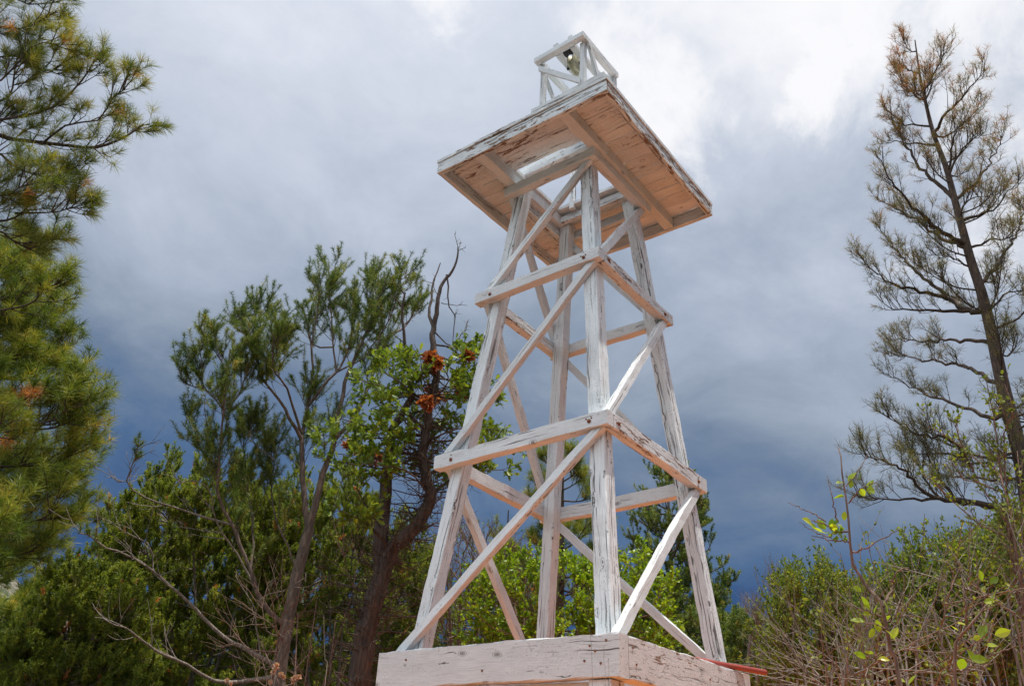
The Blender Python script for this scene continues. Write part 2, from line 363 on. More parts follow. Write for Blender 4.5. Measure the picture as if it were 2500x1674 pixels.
# girts: (zA bottom, height, zB offset, zC offset, thickness, left overhang)
LV = [(1.1282, .0877, -.0201, -.0397, .0685, .0969), (2.365, .0798, -.0029, -.0328, .0682, .0903)]
def girts(zA, h, dB, dC, t, e, wear):
    zB, zC, zD = zA + dB, zA + dC, zA + dB + dC
    U0, U1, V0, V1 = Uo(-1, zA), Uo(1, zA), Vo(-1, zA), Vo(1, zA)
    timber('girt', *boxq(U0 - t, U1 + e, V0 - t, V0, zA, zA + h, zB, zB + h, 'u'), wear[0], notch=(.78, .035, (3,), .35) if zA < 2 else None)
    timber('girt', *boxq(U0 - t, U1 + e, V1, V1 + t, zC, zC + h, zD, zD + h, 'u'), wear[1])
    timber('girt', *boxq(U0 - t, U0, V0 + .004, V1 - .004, zA, zA + h, zC, zC + h, 'v'), wear[2])
    timber('girt', *boxq(U1, U1 + t, V0 + .004, V1 - .004, zB, zB + h, zD, zD + h, 'v'), wear[3])
girts(*LV[0], (.01, .0, .17, .04)); girts(*LV[1], (.03, .02, .12, .12))
# top girts under the deck joists
timber('girt', *boxq(-.404, .413, -.363, -.293, 3.34, 3.418, 3.34, 3.418, 'u'), .06)
timber('girt', *boxq(-.404, .428, .388, .458, 3.34, 3.418, 3.34, 3.418, 'u'), .06)
timber('girt', *boxq(-.404, -.334, -.289, .384, 3.34, 3.418, 3.34, 3.418, 'v'), .0)
timber('girt', *boxq(.358, .428, -.289, .384, 3.34, 3.418, 3.34, 3.418, 'v'), .12)
# braces: flat on the outside of the legs, between girt below and girt above
def brace(face, z0, z1, wear=.02, bw=.052, th=.045, lo=0.0, hi=0.0):
    """face 'AB' from bottom left to top front; 'AC' from bottom front to top right; 'BD','CD' likewise behind"""
    if face == 'AB': P0 = (Uo(1, z0) + .03 + lo, z0); P1 = (Uo(-1, z1) + .01 + hi, z1); f = lambda s, z, o: W(s, Vo(-1, z) - o, z)
    if face == 'AC': P0 = (Vo(-1, z0) + .01 + lo, z0); P1 = (Vo(1, z1) - .015 + hi, z1); f = lambda s, z, o: W(Uo(-1, z) - o, s, z)
    if face == 'BD': P0 = (Vo(-1, z1) + .01 + hi, z1); P1 = (Vo(1, z0) - .01 + lo, z0); f = lambda s, z, o: W(Uo(1, z) + o, s, z)
    if face == 'CD': P0 = (Uo(1, z1) - .02 + hi, z1); P1 = (Uo(-1, z0) + .05 + lo, z0); f = lambda s, z, o: W(s, Vo(1, z) + o, z)
    (s0, a0), (s1, a1) = P0, P1; dx, dz = s1 - s0, a1 - a0; L = math.hypot(dx, dz); hw = bw / 2 * L / abs(dz)   # ends are cut level
    q0 = [f(s0 - hw, a0, .001), f(s0 + hw, a0, .001), f(s0 + hw, a0, th), f(s0 - hw, a0, th)]
    q1 = [f(s1 - hw, a1, .001), f(s1 + hw, a1, .001), f(s1 + hw, a1, th), f(s1 - hw, a1, th)]
    return timber('brace', q0, q1, wear)
g1, g2 = LV
for face, offs in (('AB', (0, 0)), ('AC', (0, -.0397)), ('BD', (-.02, -.06)), ('CD', (-.04, -.06))):
    zb1, zb2 = g1[0] + min(offs) * .5, g2[0] + min(offs) * .4
    brace(face, .004, g1[0] - .003 + (offs[1] if face in ('AC', 'CD') else 0))
    brace(face, g1[0] + g1[1] + .003 + (offs[1] if face in ('BD', 'CD') else 0), g2[0] - .003 + (offs[1] * .8 if face in ('AC', 'CD') else 0))
    brace(face, g2[0] + g2[1] + .003 + (offs[1] * .7 if face in ('BD', 'CD') else 0), 3.337, .05)
# base frame of heavy beams, on four short posts
bU, bV = .758, .723
timber('base_beam', *boxq(-bU, .818, -bV, -.639, -.193, 0, -.193, 0, 'u'), .03, bev=.005, amp=.0022)['label'] = 'wide front beam of the base with rusty nail heads'
timber('base_beam', *boxq(-bU, .818, .639, bV, -.193, 0, -.193, 0, 'u'), .03, bev=.005, amp=.002)
timber('base_beam', *boxq(-bU, -.674, -.635, .635, -.193, -.002, -.193, -.002, 'v'), .10, bev=.005, amp=.0025)
timber('base_beam', *boxq(.674, bU, -.635, .635, -.193, -.002, -.193, -.002, 'v'), .06, bev=.005, amp=.0025)
for a in (-1, 1):
    for b in (-1, 1):
        u0, v0 = a * .64, b * .64
        u_, v_ = (u0 - .06, u0 + .06), (v0 - .06, v0 + .06)
        timber('base_post', [W(u_[0], v_[0], -1.35), W(u_[1], v_[0], -1.35), W(u_[1], v_[1], -1.35), W(u_[0], v_[1], -1.35)],
               [W(u_[0], v_[0], -.197), W(u_[1], v_[0], -.197), W(u_[1], v_[1], -.197), W(u_[0], v_[1], -.197)], .08)
timber('base_beam', *boxq(-.57, .57, -.66, -.58, -.36, -.20, -.36, -.20, 'u'), .05)
timber('base_beam', *boxq(-.57, .57, .58, .66, -.36, -.20, -.36, -.20, 'u'), .05)

# deck: bilinear patch between its four measured corners
DK = dict(A=(-.761, -.762), B=(.728, -.79), C=(-.741, .846), D=(.752, .806))
def dk(p, q):
    """p 0..1 from A to B, q 0..1 from A to C"""
    f = lambda i: (DK['A'][i] * (1 - p) * (1 - q) + DK['B'][i] * p * (1 - q) + DK['C'][i] * (1 - p) * q + DK['D'][i] * p * q)
    return f(0), f(1)
def dkbox(name, p0, p1, q0, q1, z0, z1, axis, wear, parent, **kw):
    c = [dk(p0, q0), dk(p1, q0), dk(p1, q1), dk(p0, q1)]
    if axis == 'u': a = [W(*c[0], z0), W(*c[3], z0), W(*c[3], z1), W(*c[0], z1)]; b = [W(*c[1], z0), W(*c[2], z0), W(*c[2], z1), W(*c[1], z1)]
    else: a = [W(*c[0], z0), W(*c[1], z0), W(*c[1], z1), W(*c[0], z1)]; b = [W(*c[3], z0), W(*c[2], z0), W(*c[2], z1), W(*c[3], z1)]
    return timber(name, a, b, wear, parent, **kw)
def deck():
    ow, oh = 1.49, 1.60
    tp = .036 / ow; tq = .036 / oh
    root = dkbox('deck_board', -.004, 1.004, -.004, .075, 3.519, 3.548, 'u', .17, TW, bev=.002)
    q = .0775; i = 0
    while q < .995:
        wd = rnd.uniform(.062, .085); q2 = min(q + wd, 1.004)
        if 1.004 - q2 < .03: q2 = 1.004
        if q < .251 < q2 or abs(q2 - .251) < .03: q2 = .251
        if q < .612 < q2 or abs(q2 - .612) < .03: q2 = .612
        gap = rnd.uniform(.0015, .0035); wr = (.15, .13, .05)[i] if i < 3 else rnd.choice((-.03, .0, .04, .10)); i += 1
        if q > .25 and q2 < .613:      # beside the square well the boards are cut short
            dkbox('deck_board', -.004, .30, q, q2 - gap, 3.519, 3.548 + rnd.uniform(-.002, .002), 'u', wr, TW, bev=.002)
            dkbox('deck_board', .70, 1.004, q, q2 - gap, 3.519, 3.548 + rnd.uniform(-.002, .002), 'u', wr, TW, bev=.002)
        else:
            dkbox('deck_board', -.004, 1.004, q, q2 - gap, 3.519, 3.548 + rnd.uniform(-.002, .002), 'u', wr, TW, bev=.002)
        q = q2
    dkbox('rim_board', 0, 1, 0, tq, 3.42, 3.516, 'u', .18, TW, bev=.002)
    dkbox('rim_board', 0, 1, 1 - tq, 1, 3.42, 3.516, 'u', .05, TW, bev=.002)
    dkbox('rim_board', 0, tp, tq + .001, 1 - tq - .001, 3.42, 3.516, 'v', .20, TW, bev=.002)
    dkbox('rim_board', 1 - tp, 1, tq + .001, 1 - tq - .001, 3.42, 3.516, 'v', .05, TW, bev=.002)
    for (pa, pb) in ((.218, .268), (.712, .770)):
        dkbox('joist', pa, pb, tq + .001, 1 - tq - .001, 3.42, 3.516, 'v', .02, TW, bev=.002)
deck()
# boards around the well, seen through it
timber('well_curb', *boxq(-.33, .34, -.27, -.235, 3.551, 3.64, 3.551, 3.64, 'u'), .10)
timber('well_curb', *boxq(-.33, .34, .25, .29, 3.425, 3.49, 3.425, 3.49, 'u'), .14)
timber('well_curb', *([W(.15, .19, 3.48), W(.19, .19, 3.48), W(.19, .23, 3.48), W(.15, .23, 3.48)], [W(.15, .19, 3.9), W(.19, .19, 3.9), W(.19, .23, 3.9), W(.15, .23, 3.9)]), .14)

# small crown frame with the sheave, standing on the deck's front edge
def box3(name, u0, u1, v0, v1, z0, z1, wear=.03, parent=None, mat=None, axis=None):
    d = dict(u=u1 - u0, v=v1 - v0, z=z1 - z0); ax = axis or max(d, key=d.get)
    if ax == 'z': a, b = [W(u0, v0, z0), W(u1, v0, z0), W(u1, v1, z0), W(u0, v1, z0)], [W(u0, v0, z1), W(u1, v0, z1), W(u1, v1, z1), W(u0, v1, z1)]
    else: a, b = boxq(u0, u1, v0, v1, z0, z1, z0, z1, ax)
    return timber(name, a, b, wear, parent, bev=.002, amp=.0008, mat=mat)
SZ = 3.551
box3('crown_sill', -.745, -.14, -.768, -.725, SZ, SZ + .045, .05)
box3('crown_sill', -.70, -.14, -.375, -.333, SZ, SZ + .045, .05)
box3('crown_sill', -.70, -.20, -.56, -.52, SZ, SZ + .03, .05)
pc = dict(A=(-.583, -.764), B=(-.240, -.764), C=(-.590, -.375), D=(-.240, -.375))
for k, (u_, v_) in pc.items(): box3('crown_post', u_, u_ + .036, v_ + .002, v_ + .038, SZ + .046, 3.999, .02)
box3('crown_beam', -.606, -.180, -.812, -.766, 4.0, 4.045, .07)
box3('crown_beam', -.606, -.180, -.377, -.335, 4.0, 4.045, .05)
box3('crown_beam', -.606, -.562, -.764, -.379, 4.0, 4.045, .05)
box3('crown_beam', -.226, -.182, -.764, -.379, 4.0, 4.045, .05)
for (u0, u1) in ((-.383, -.340), (-.508, -.465)):
    box3('crown_beam', u0, u1, -.764, -.379, 3.999, 4.035, .03)
    box3('bearing_block', u0 + .003, u1 - .003, -.80, -.75, 4.048, 4.085, .06)
def slat(name, P, Q, wv, th, wear=.03):
    """flat brace from P to Q (u,v,z); wv its width direction, th its thickness direction"""
    P, Q, wv, th = W(*P), W(*Q), Vector((wv[1], wv[0], wv[2])), Vector((th[1], th[0], th[2]))
    return timber(name, [P, P + wv, P + wv + th, P + th], [Q, Q + wv, Q + wv + th, Q + th], wear, bev=.002, amp=.0008)
slat('crown_brace', (-.205, -.768, 3.975), (-.555, -.768, 3.64), (0, 0, -.052), (0, -.022, 0))
slat('crown_brace', (-.588, -.745, 3.998), (-.588, -.56, 3.60), (0, .045, 0), (-.02, 0, 0))
slat('crown_brace', (-.203, -.745, 3.998), (-.203, -.42, 3.60), (0, .045, 0), (.02, 0, 0))
slat('crown_brace', (-.235, -.333, 3.998), (-.565, -.333, 3.60), (-.045, 0, 0), (0, .02, 0))
def lathe(name, prof, c, axis, mat, parent, n=28):
    bm = bmesh.new(); rows = []
    ax = Vector((axis[1], axis[0], axis[2])).normalized(); e1 = ax.orthogonal().normalized(); e2 = ax.cross(e1); c = W(*c)
    for (t, r) in prof: rows.append([bm.verts.new(c + ax * t + (e1 * math.cos(a) + e2 * math.sin(a)) * r) for a in [2 * math.pi * k / n for k in range(n)]])
    for a, b in zip(rows, rows[1:]):
        for k in range(n): bm.faces.new((a[k], a[(k + 1) % n], b[(k + 1) % n], b[k]))
    bm.faces.new(rows[0]); bm.faces.new(rows[-1]); bmesh.ops.recalc_face_normals(bm, faces=bm.faces)
    me = bpy.data.meshes.new(name); bm.to_mesh(me); bm.free(); 
    for p in me.polygons: p.use_smooth = True
    me.set_sharp_from_angle(angle=R(40))
    return link(name, me, mat, parent)
sh = lathe('sheave', [(-.03, .055), (-.026, .075), (-.018, .075), (-.006, .056), (.006, .056), (.018, .075), (.026, .075), (.03, .055)], (-.424, -.63, 3.985), (1, 0, 0), BRASS, TW)
lathe('axle', [(-.075, .010), (.075, .010)], (-.424, -.63, 3.985), (1, 0, 0), BLACK, sh)
hs = lathe('sheave', [(-.028, .030), (-.024, .040), (-.006, .031), (.006, .031), (.024, .040), (.028, .030)], (-.424, -.735, 4.03), (1, 0, 0), BLACK, TW)
def nail(u, v, z, axis, r=.006):
    return lathe('nail', [(-.004, r), (.002, r), (.0035, r * .6)], (u, v, z), axis, STEEL, TW, 10)
for s, zz, t in ((1, g1[0] + .05, .0685), (1, g2[0] + .045, .0682)):
    nail(Uo(1, zz) - .04, Vo(-1, zz) - t - .004, zz, (0, -1, 0), .007); nail(Uo(-1, zz) + .05, Vo(-1, zz) - t - .004, zz, (0, -1, 0))
    nail(Uo(-1, zz) - t - .004, Vo(1, zz) - .05, zz - .03, (-1, 0, 0))
RUST = simple('rusty_nail', (.16, .06, .03), .8, .3, (300, (.28, .12, .06))); STEEL = RUST
for zz, t in ((g1[0] + .045, .0685), (g2[0] + .04, .0682)):
    for a_ in (-.03, -.065): nail(Uo(-1, zz) - t - .004, Vo(-1, zz) - a_, zz + a_ * .2, (-1, 0, 0), .006); nail(Uo(-1, zz) - a_, Vo(-1, zz) - t - .004, zz + .01, (0, -1, 0), .005)
def bolt(u, v, z, axis): return lathe('bolt_head', [(-.004, .012), (.002, .012), (.0022, .0075), (.007, .0075), (.008, .006)], (u, v, z), axis, RUST, TW, 10)
for zA, h, dB, dC, t, e in LV:
    for sgn, dz in ((1, dB), (-1, 0)): zz = zA + dz + h * .42; bolt(Uo(sgn, zz) - sgn * .045, Vo(-1, zA) - t - .002, zz, (0, -1, 0))
    for sgn, dz in ((1, dC), (-1, 0)): zz = zA + dz + h * .45; bolt(Uo(-1, zA) - t - .002, Vo(sgn, zz) - sgn * .05, zz, (-1, 0, 0))
for (u, z) in ((-.60, -.05), (-.63, -.075), (-.57, -.115), (-.66, -.13), (-.69, -.03), (.60, -.05), (.05, -.13)): nail(u, -bV - .002, z, (0, -1, 0), .0055)
for (v, z) in ((-.60, -.05), (-.57, -.12), (.2, -.09), (.55, -.06)): nail(-bU - .002, v, z, (-1, 0, 0), .0055)
# red pipe laid on the base frame
def pipe():
    p = empty('metal_pipe', W(-.76, .58, .0), 'red painted metal pipe lying on the base beam beside the right leg', 'pipe')
    a, b = Vector((-.66, .22, .018)), Vector((-.827, .796, .018)); d = (b - a); L = d.length; mid = (a + b) / 2
    lathe('pipe_tube', [(-L / 2, .0155), (L / 2 - .003, .0155), (L / 2, .013)], tuple(mid), tuple(d.normalized()), REDP, p, 20)
    lathe('pipe_bore_shade', [(L / 2 + .0005, .0105), (L / 2 + .001, .0104)], tuple(mid), tuple(d.normalized()), BLACK, p, 16)  # flat black disc on the solid end, painted as the shade inside the pipe
pipe()

#VEG
# ------------------------------------------------------------------ vegetation kit
def pix(px, py, r):
    """world point seen at (px, py) of the photograph at horizontal distance r from the camera"""
    d = FW + RT * (px - 1250) / FPX - UP * (py - 837) / FPX
    return CAM + d * (r / math.hypot(d[0], d[1]))
def nrm(v): return v / (np.linalg.norm(v, axis=-1, keepdims=True) + 1e-9)
class Tubes:
    def __init__(s): s.b = {}
    def add(s, P, Rr, sides=5):
        P = np.asarray(P, float); Rr = np.asarray(Rr, float)
        s.b.setdefault((len(P), sides), []).append((P, Rr))
    def mesh(s, name):
        Vs, Fs, o = [], [], 0
        for (K, S), lst in s.b.items():
            P = np.stack([a for a, _ in lst]); Q = np.stack([b for _, b in lst]); N = len(P)
            Tn = np.gradient(P, axis=1); Tn = nrm(Tn)
            ref = np.where(np.abs(nrm(P[:, -1] - P[:, 0])[:, 2:3]) > .8, np.array([[1., .2, 0]]), np.array([[0, .1, 1.]]))[:, None, :]
            e1 = nrm(np.cross(Tn, np.broadcast_to(ref, Tn.shape))); e2 = np.cross(Tn, e1)
            a = np.arange(S) * 2 * math.pi / S
            ring = P[:, :, None] + Q[:, :, None, None] * (e1[:, :, None] * np.cos(a)[None, None, :, None] + e2[:, :, None] * np.sin(a)[None, None, :, None])
            Vs.append(ring.reshape(-1, 3)); base = (np.arange(N) * K * S)[:, None, None] + o
            i = np.arange(K - 1)[None, :, None]; k = np.arange(S)[None, None, :]; k2 = (k + 1) % S
            q = np.stack([base + i * S + k, base + (i + 1) * S + k, base + (i + 1) * S + k2, base + i * S + k2], -1); Fs.append(q.reshape(-1, 4))
            o += N * K * S
        return mesh_np(name, np.concatenate(Vs), Fs)
class Leaves:
    def __init__(s): s.V = []; s.F3 = []; s.F4 = []; s.c = []; s.o = 0
    def needles(s, P, D, L, w, c):
        """thin tapering blades, base at P along D"""
        n = len(P); 
        if n == 0: return
        D = nrm(D); sd = nrm(np.cross(D, rng.normal(size=(n, 3)))); L = np.broadcast_to(L, n)[:, None]; w = np.broadcast_to(w, n)[:, None] / 2
        droop = np.zeros((n, 3)); droop[:, 2] = -.06 * L[:, 0]
        V = np.stack([P - sd * w, P + sd * w, P + D * L * .6 + sd * w * .8, P + D * L + droop, P + D * L * .6 - sd * w * .8], 1)
        i = s.o + np.arange(n)[:, None] * 5
        s.F4.append(i + np.array([0, 1, 2, 4])); s.F3.append(i + np.array([4, 2, 3])); s.V.append(V.reshape(-1, 3)); s.c.append(np.repeat(np.broadcast_to(c, n), 5)); s.o += 5 * n
    def leaves(s, P, D, Nn, L, w, c, shape='oval'):
        """flat leaves with a folded midrib; D along the leaf, Nn its normal"""
        n = len(P)
        if n == 0: return
        D = nrm(D); Sd = nrm(np.cross(D, Nn)); N2 = np.cross(Sd, D); L = np.broadcast_to(L, n); w = np.broadcast_to(w, n)
        prof = dict(oval=[(0, 0), (.22, .36), (.5, .5), (.78, .34), (1, 0)],
                    oak=[(0, .04), (.16, .30), (.25, .14), (.42, .46), (.52, .20), (.68, .50), (.78, .20), (.90, .26), (1, .0)],
                    big=[(0, 0), (.1, .22), (.14, .24), (.25, .40), (.28, .38), (.42, .49), (.45, .46), (.6, .46), (.63, .42), (.78, .33), (.80, .29), (.92, .14), (1, 0)])[shape]
        k = len(prof); V = np.empty((n, 3 * k, 3)); fold = .25; curl = rng.uniform(-.25, .15, n)
        for j, (t, h) in enumerate(prof):
            ctr = P + D * (L * t)[:, None] + N2 * (curl * L * t * t)[:, None]
            up = N2 * (w * h * fold)[:, None]
            V[:, 3 * j] = ctr; V[:, 3 * j + 1] = ctr + Sd * (w * h)[:, None] + up; V[:, 3 * j + 2] = ctr - Sd * (w * h)[:, None] + up
        i = s.o + np.arange(n)[:, None] * 3 * k
        for j in range(k - 1):
            s.F4.append(i + np.array([3 * j, 3 * j + 1, 3 * j + 4, 3 * j + 3])); s.F4.append(i + np.array([3 * j, 3 * j + 3, 3 * j + 5, 3 * j + 2]))
        s.V.append(V.reshape(-1, 3)); s.c.append(np.repeat(np.broadcast_to(c, n), 3 * k)); s.o += 3 * k * n
    def mesh(s, name):
        F = []
        if s.F3: F.append(np.concatenate(s.F3))
        if s.F4: F.append(np.concatenate(s.F4))
        return mesh_np(name, np.concatenate(s.V), F, {'c': np.concatenate(s.c)}, smooth=False)
def unit(): 
    v = rng.normal(size=3); return v / np.linalg.norm(v)
def spline(P, n):
    """smooth resample of a polyline"""
    P = np.asarray(P, float); 
    if len(P) < 3:
        t = np.linspace(0, 1, n)[:, None]; return P[0] * (1 - t) + P[-1] * t
    s_ = np.concatenate([[0], np.cumsum(np.linalg.norm(np.diff(P, axis=0), axis=1))]); s_ /= s_[-1]
    Q = np.vstack([2 * P[0] - P[1], P, 2 * P[-1] - P[-2]]); out = []
    for t in np.linspace(0, 1, n):
        i = min(np.searchsorted(s_, t, side='right') - 1, len(P) - 2); u = (t - s_[i]) / (s_[i + 1] - s_[i] + 1e-9)
        a, b, c, d = Q[i:i + 4]; out.append(.5 * ((2 * b) + (-a + c) * u + (2 * a - 5 * b + 4 * c - d) * u * u + (-a + 3 * b - 3 * c + d) * u ** 3))
    return np.array(out)
class Plant:
    def __init__(s): s.wood = Tubes(); s.tips = []          # tips: (polyline) of the last twigs
    def limb(s, P, r0, r1, n=None, wob=.0, sides=7):
        P = np.asarray(P, float); L = np.linalg.norm(np.diff(P, axis=0), axis=1).sum(); n = n or max(6, min(40, int(L / .12)))
        Q = spline(P, n)
        if wob: Q[1:-1] += rng.normal(scale=wob, size=(n - 2, 3))
        t = np.linspace(0, 1, n); s.wood.add(Q, r0 + (r1 - r0) * t ** .8, sides); return Q
    def plimb(s, pts, r, r0, r1, dr=None, **k):
        """limb through photograph points at horizontal distance r (dr: how far its tip comes nearer or goes away)"""
        dr = rng.uniform(-.5, .5) if dr is None else dr; m = len(pts); att = k.pop('att', None)
        P = [pix(a, b, r + dr * (i / (m - 1)) ** 1.2) for i, (a, b) in enumerate(pts)]
        if att is not None:
            j = np.argmin(((att - P[0]) ** 2).sum(1))
            if np.linalg.norm(att[j] - P[0]) < .6: P = [att[j]] + P[1:] if np.linalg.norm(att[j] - P[0]) < .25 else [att[j]] + P
        return s.limb(P, r0, r1, **k)
    def shoots(s, Q, n, L, r, up=.2, ang=.9, t0=.2, curve=.3, k=5, level=1, nl=5, fall=.55, flat=0.0, keep=True, tend=1.0):
        """side shoots along polyline Q, each with its own smaller shoots"""
        m = len(Q)
        for _ in range(n):
            t = t0 + (tend - t0) * rng.random() ** .85; f = t * (m - 1); i = min(int(f), m - 2); p = Q[i] + (Q[i + 1] - Q[i]) * (f - i)
            tg = nrm(Q[min(i + 1, m - 1)] - Q[max(i - 1, 0)]) if m > 2 else nrm(Q[-1] - Q[0])
            side = nrm(np.cross(tg, unit())); 
            if flat: side[2] *= (1 - flat); side = nrm(side)
            a = ang * rng.uniform(.6, 1.25); d = nrm(tg * math.cos(a) + side * math.sin(a) + np.array([0, 0, up])); l = L * rng.uniform(.5, 1.25) * (1.1 - .45 * t)
            bend = unit() * curve * .5 + np.array([0, 0, up * curve * 2]); u = np.linspace(0, 1, k)[:, None]
            P = p + d * l * u + bend * l * u * u * .5 + rng.normal(scale=l * .018, size=(k, 3)) * u
            s.wood.add(P, np.linspace(r, r * .45, k), 3 if r < .006 else 4)
            if level > 1: s.shoots(P, nl, L * fall, r * .55, up, ang, .25, curve, 4, level - 1, nl, fall, flat)
            if level == 1 or keep and rng.random() < .9: s.tips.append(P[-3:] if level > 1 else P)
def tuft(lv, tips, n, L, w, spread=.55, part=.6, c=None, bias=None, cs=.22):
    """n needles on the outer part of every twig"""
    if not tips: return
    A = np.array([t[0] for t in tips]); M = np.array([t[len(t) // 2] for t in tips]); B = np.array([t[-1] for t in tips]); N = len(tips)
    t = 1 - part * rng.random((N, n)) ** 1.1
    P = np.where((t < .5)[..., None], A[:, None] + (M - A)[:, None] * (t * 2)[..., None], M[:, None] + (B - M)[:, None] * (t * 2 - 1)[..., None])
    D = nrm(B - M)[:, None] * 1.0; rd = nrm(rng.normal(size=(N, n, 3))); D = D * (1 - spread) + rd * spread
    base = rng.random(N) * .86 if c is None else c(N, B); dead_ = (rng.random(N) < .012) if c is None else np.zeros(N, bool)
    cc = np.clip(base[:, None] + rng.normal(scale=cs, size=(N, n)) * .5, 0, np.where(base > 1.2, 1, .96)[:, None]); cc[dead_] = 1.0
    Ln = L * rng.uniform(.75, 1.15, (N, n))
    lv.needles(P.reshape(-1, 3), D.reshape(-1, 3), Ln.ravel(), w, cc.ravel())
def leafing(lv, tips, n, L, w, c=None, shape='oval', spread=.9, up=.6, cs=.3):
    A = np.array([t[0] for t in tips]); B = np.array([t[-1] for t in tips]); N = len(tips); t = rng.uniform(.15, 1.05, (N, n))[..., None]
    P = (A[:, None] + (B - A)[:, None] * t).reshape(-1, 3); D = (nrm(B - A)[:, None] + rng.normal(scale=spread, size=(N, n, 3))).reshape(-1, 3)
    Nn = rng.normal(scale=.6, size=P.shape); Nn[:, 2] += up; base = rng.random(N) if c is None else c
    cc = np.clip(np.broadcast_to(base, N)[:, None] * .6 + rng.random((N, n)) * .4 + rng.normal(scale=cs * .2, size=(N, n)), 0, 1).ravel()
    s_ = rng.uniform(.7, 1.2, len(P)); lv.leaves(P, D, Nn, L * s_, w * s_, cc, shape)
def finish(name, label, cat, base, plant, foliages, barkm, group=None, trunk='trunk'):
    base = np.array(base, float); base[2] = float(gz(base[0], base[1]))
    e = empty(name, Vector(base), label, cat, group)
    link(trunk, plant.wood.mesh(trunk), barkm, e)
    for part, lv, mat in foliages:
        if lv.V: link(part, lv.mesh(part), mat, e)
    return e
def rootpt(px, py, r):
    p = pix(px, py, r); return np.array([p[0], p[1], float(gz(p[0], p[1]))])
SX, SY = .5423, .5423

# ---- near ponderosa pine, its trunk just outside the left edge
def left_pine():
    p = Plant(); r = 7.6
    b = rootpt(-330, 1500, r); top = pix(-260, -500, r + .3)
    p.limb([b, b * .55 + top * .45 + [.1, 0, 0], top], .21, .10, sides=10)
    z = lambda L: [(a * SX, c * SY) for a, c in L]
    limbs = [([(-500, 690), (-60, 600), (0, 620), (200, 645), (300, 655), (420, 665), (540, 625), (640, 560)], .030),
             ([(-500, 600), (-40, 545), (100, 520), (220, 490), (310, 420), (380, 340), (420, 270)], .020), ([(180, 650), (300, 560), (440, 540), (500, 440), (560, 400)], .012),
             ([(-400, 700), (-50, 680), (60, 750), (130, 780), (240, 800), (310, 760)], .018), ([(-500, 1040), (-50, 1000), (60, 980), (130, 920), (160, 860)], .018),
             ([(60, 960), (240, 955), (310, 935), (355, 900)], .010), ([(-400, 1000), (-50, 1020), (40, 1080), (140, 1120), (210, 1080), (260, 1050)], .014),
             ([(-500, 150), (-50, 120), (100, 130), (180, 90), (250, 50)], .018), ([(-300, 480), (-50, 460), (40, 430), (70, 260), (120, 200), (190, 170)], .014),
             ([(130, 1120), (180, 1150), (210, 1170)], .006), ([(-400, 400), (-50, 380), (60, 300), (150, 200), (250, 200)], .014), ([(-300, 330), (60, 250), (200, 330), (300, 260)], .012),
             ([(-300, 20), (0, -20), (120, 20), (260, 10)], .014), ([(-400, 860), (0, 880), (90, 840), (180, 820)], .012), ([(420, 670), (470, 715), (510, 745)], .005), ([(300, 655), (370, 725), (420, 690)], .005)]
    for L, r0 in limbs:
        Q = p.plimb(z(L), r, r0, r0 * .35, dr=rng.uniform(-.6, .6))
        ln = np.linalg.norm(np.diff(Q, axis=0), axis=1).sum()
        if r0 > .007: p.shoots(Q, int(7 + ln * 5.5), .34, .0065, up=.35, ang=.85, t0=.30, level=2, nl=3, fall=.5, curve=.6)
        u = Q[-4:]; p.tips.append(u)
    lv = Leaves(); tuft(lv, p.tips, 46, .135, .0032, .50, .62, cs=.25)
    finish('pine_tree', 'long-needled green pine boughs reaching in from the upper left edge', 'pine tree', b, p, [('crown', lv, F_POND)], BK_PINE)
left_pine()

# ---- denser golden-green pine lower on the left, and a small one below it
def bough_pine(trunk, base, r, outline, nb, label, mat, L, w, lim, dens, group=None, n=46):
    p = Plant(); b = rootpt(*base, r); T0 = pix(*trunk[0], r); T1 = pix(*trunk[1], r)
    p.limb([b, T0, T1], .17, .05, sides=9); 
    for i in range(nb):
        t = (i + .5) / nb; y = outline[0][1] + (outline[-1][1] - outline[0][1]) * t; x = np.interp(y, [o[1] for o in outline], [o[0] for o in outline]) * rng.uniform(.80, 1.0) - rng.uniform(0, 14)
        x0 = np.interp(y, [trunk[1][1], trunk[0][1]], [trunk[1][0], trunk[0][0]]); dr = rng.uniform(-1.2, 1.2)
        if i % 3 == 2: x = x0 + (x - x0) * rng.uniform(.45, .8); dr *= 1.4
        sag = rng.uniform(-10, 45)
        Q = p.plimb([(x0, y + 25), (x0 * .55 + x * .45, y + sag), (x0 * .15 + x * .85, y + sag * .6), (x, y - 18)], r, lim, lim * .3, dr=dr)
        p.shoots(Q, dens, .42, .007, up=.4, ang=.85, t0=.25, level=2, nl=4, fall=.5, curve=.6, flat=.3); p.tips.append(Q[-4:])
    lv = Leaves(); tuft(lv, p.tips, n, L, w, .55, .7, cs=.2, c=lambda N, B: np.where(np.min([np.linalg.norm(B - pix(a_, b_, r + o_), axis=1) / s_ for a_, b_, s_, o_ in ((60, 955, .15, -.5), (20, 985, .12, -.3), (15, 1115, .18, -.5), (70, 1050, .10, -.4))], axis=0) < 1, 1.4, np.clip(rng.random(N) * .75 + .1 * np.sin(B[:, 2] * 7), 0, 1)))
    finish('pine_tree', label, 'pine tree', b, p, [('crown', lv, mat)], BK_PINE, group)
bough_pine([(-190, 1450), (-170, 560)], (-190, 1600), 9.5, [(90, 600), (110, 660), (150, 760), (195, 860), (205, 960), (225, 1080), (238, 1150), (160, 1230), (185, 1290), (60, 1400)], 30,
           'dense golden-green pine low at the left edge below the open boughs', F_PONDB, .125, .0042, .020, 15)
bough_pine([(-110, 1700), (-90, 1330)], (-110, 1800), 15, [(30, 1360), (66, 1420), (78, 1470), (50, 1560), (60, 1660), (40, 1720)], 12,
           'small yellowish pine in the bottom left corner before the bare hill', F_PONDB, .12, .006, .02, 10)

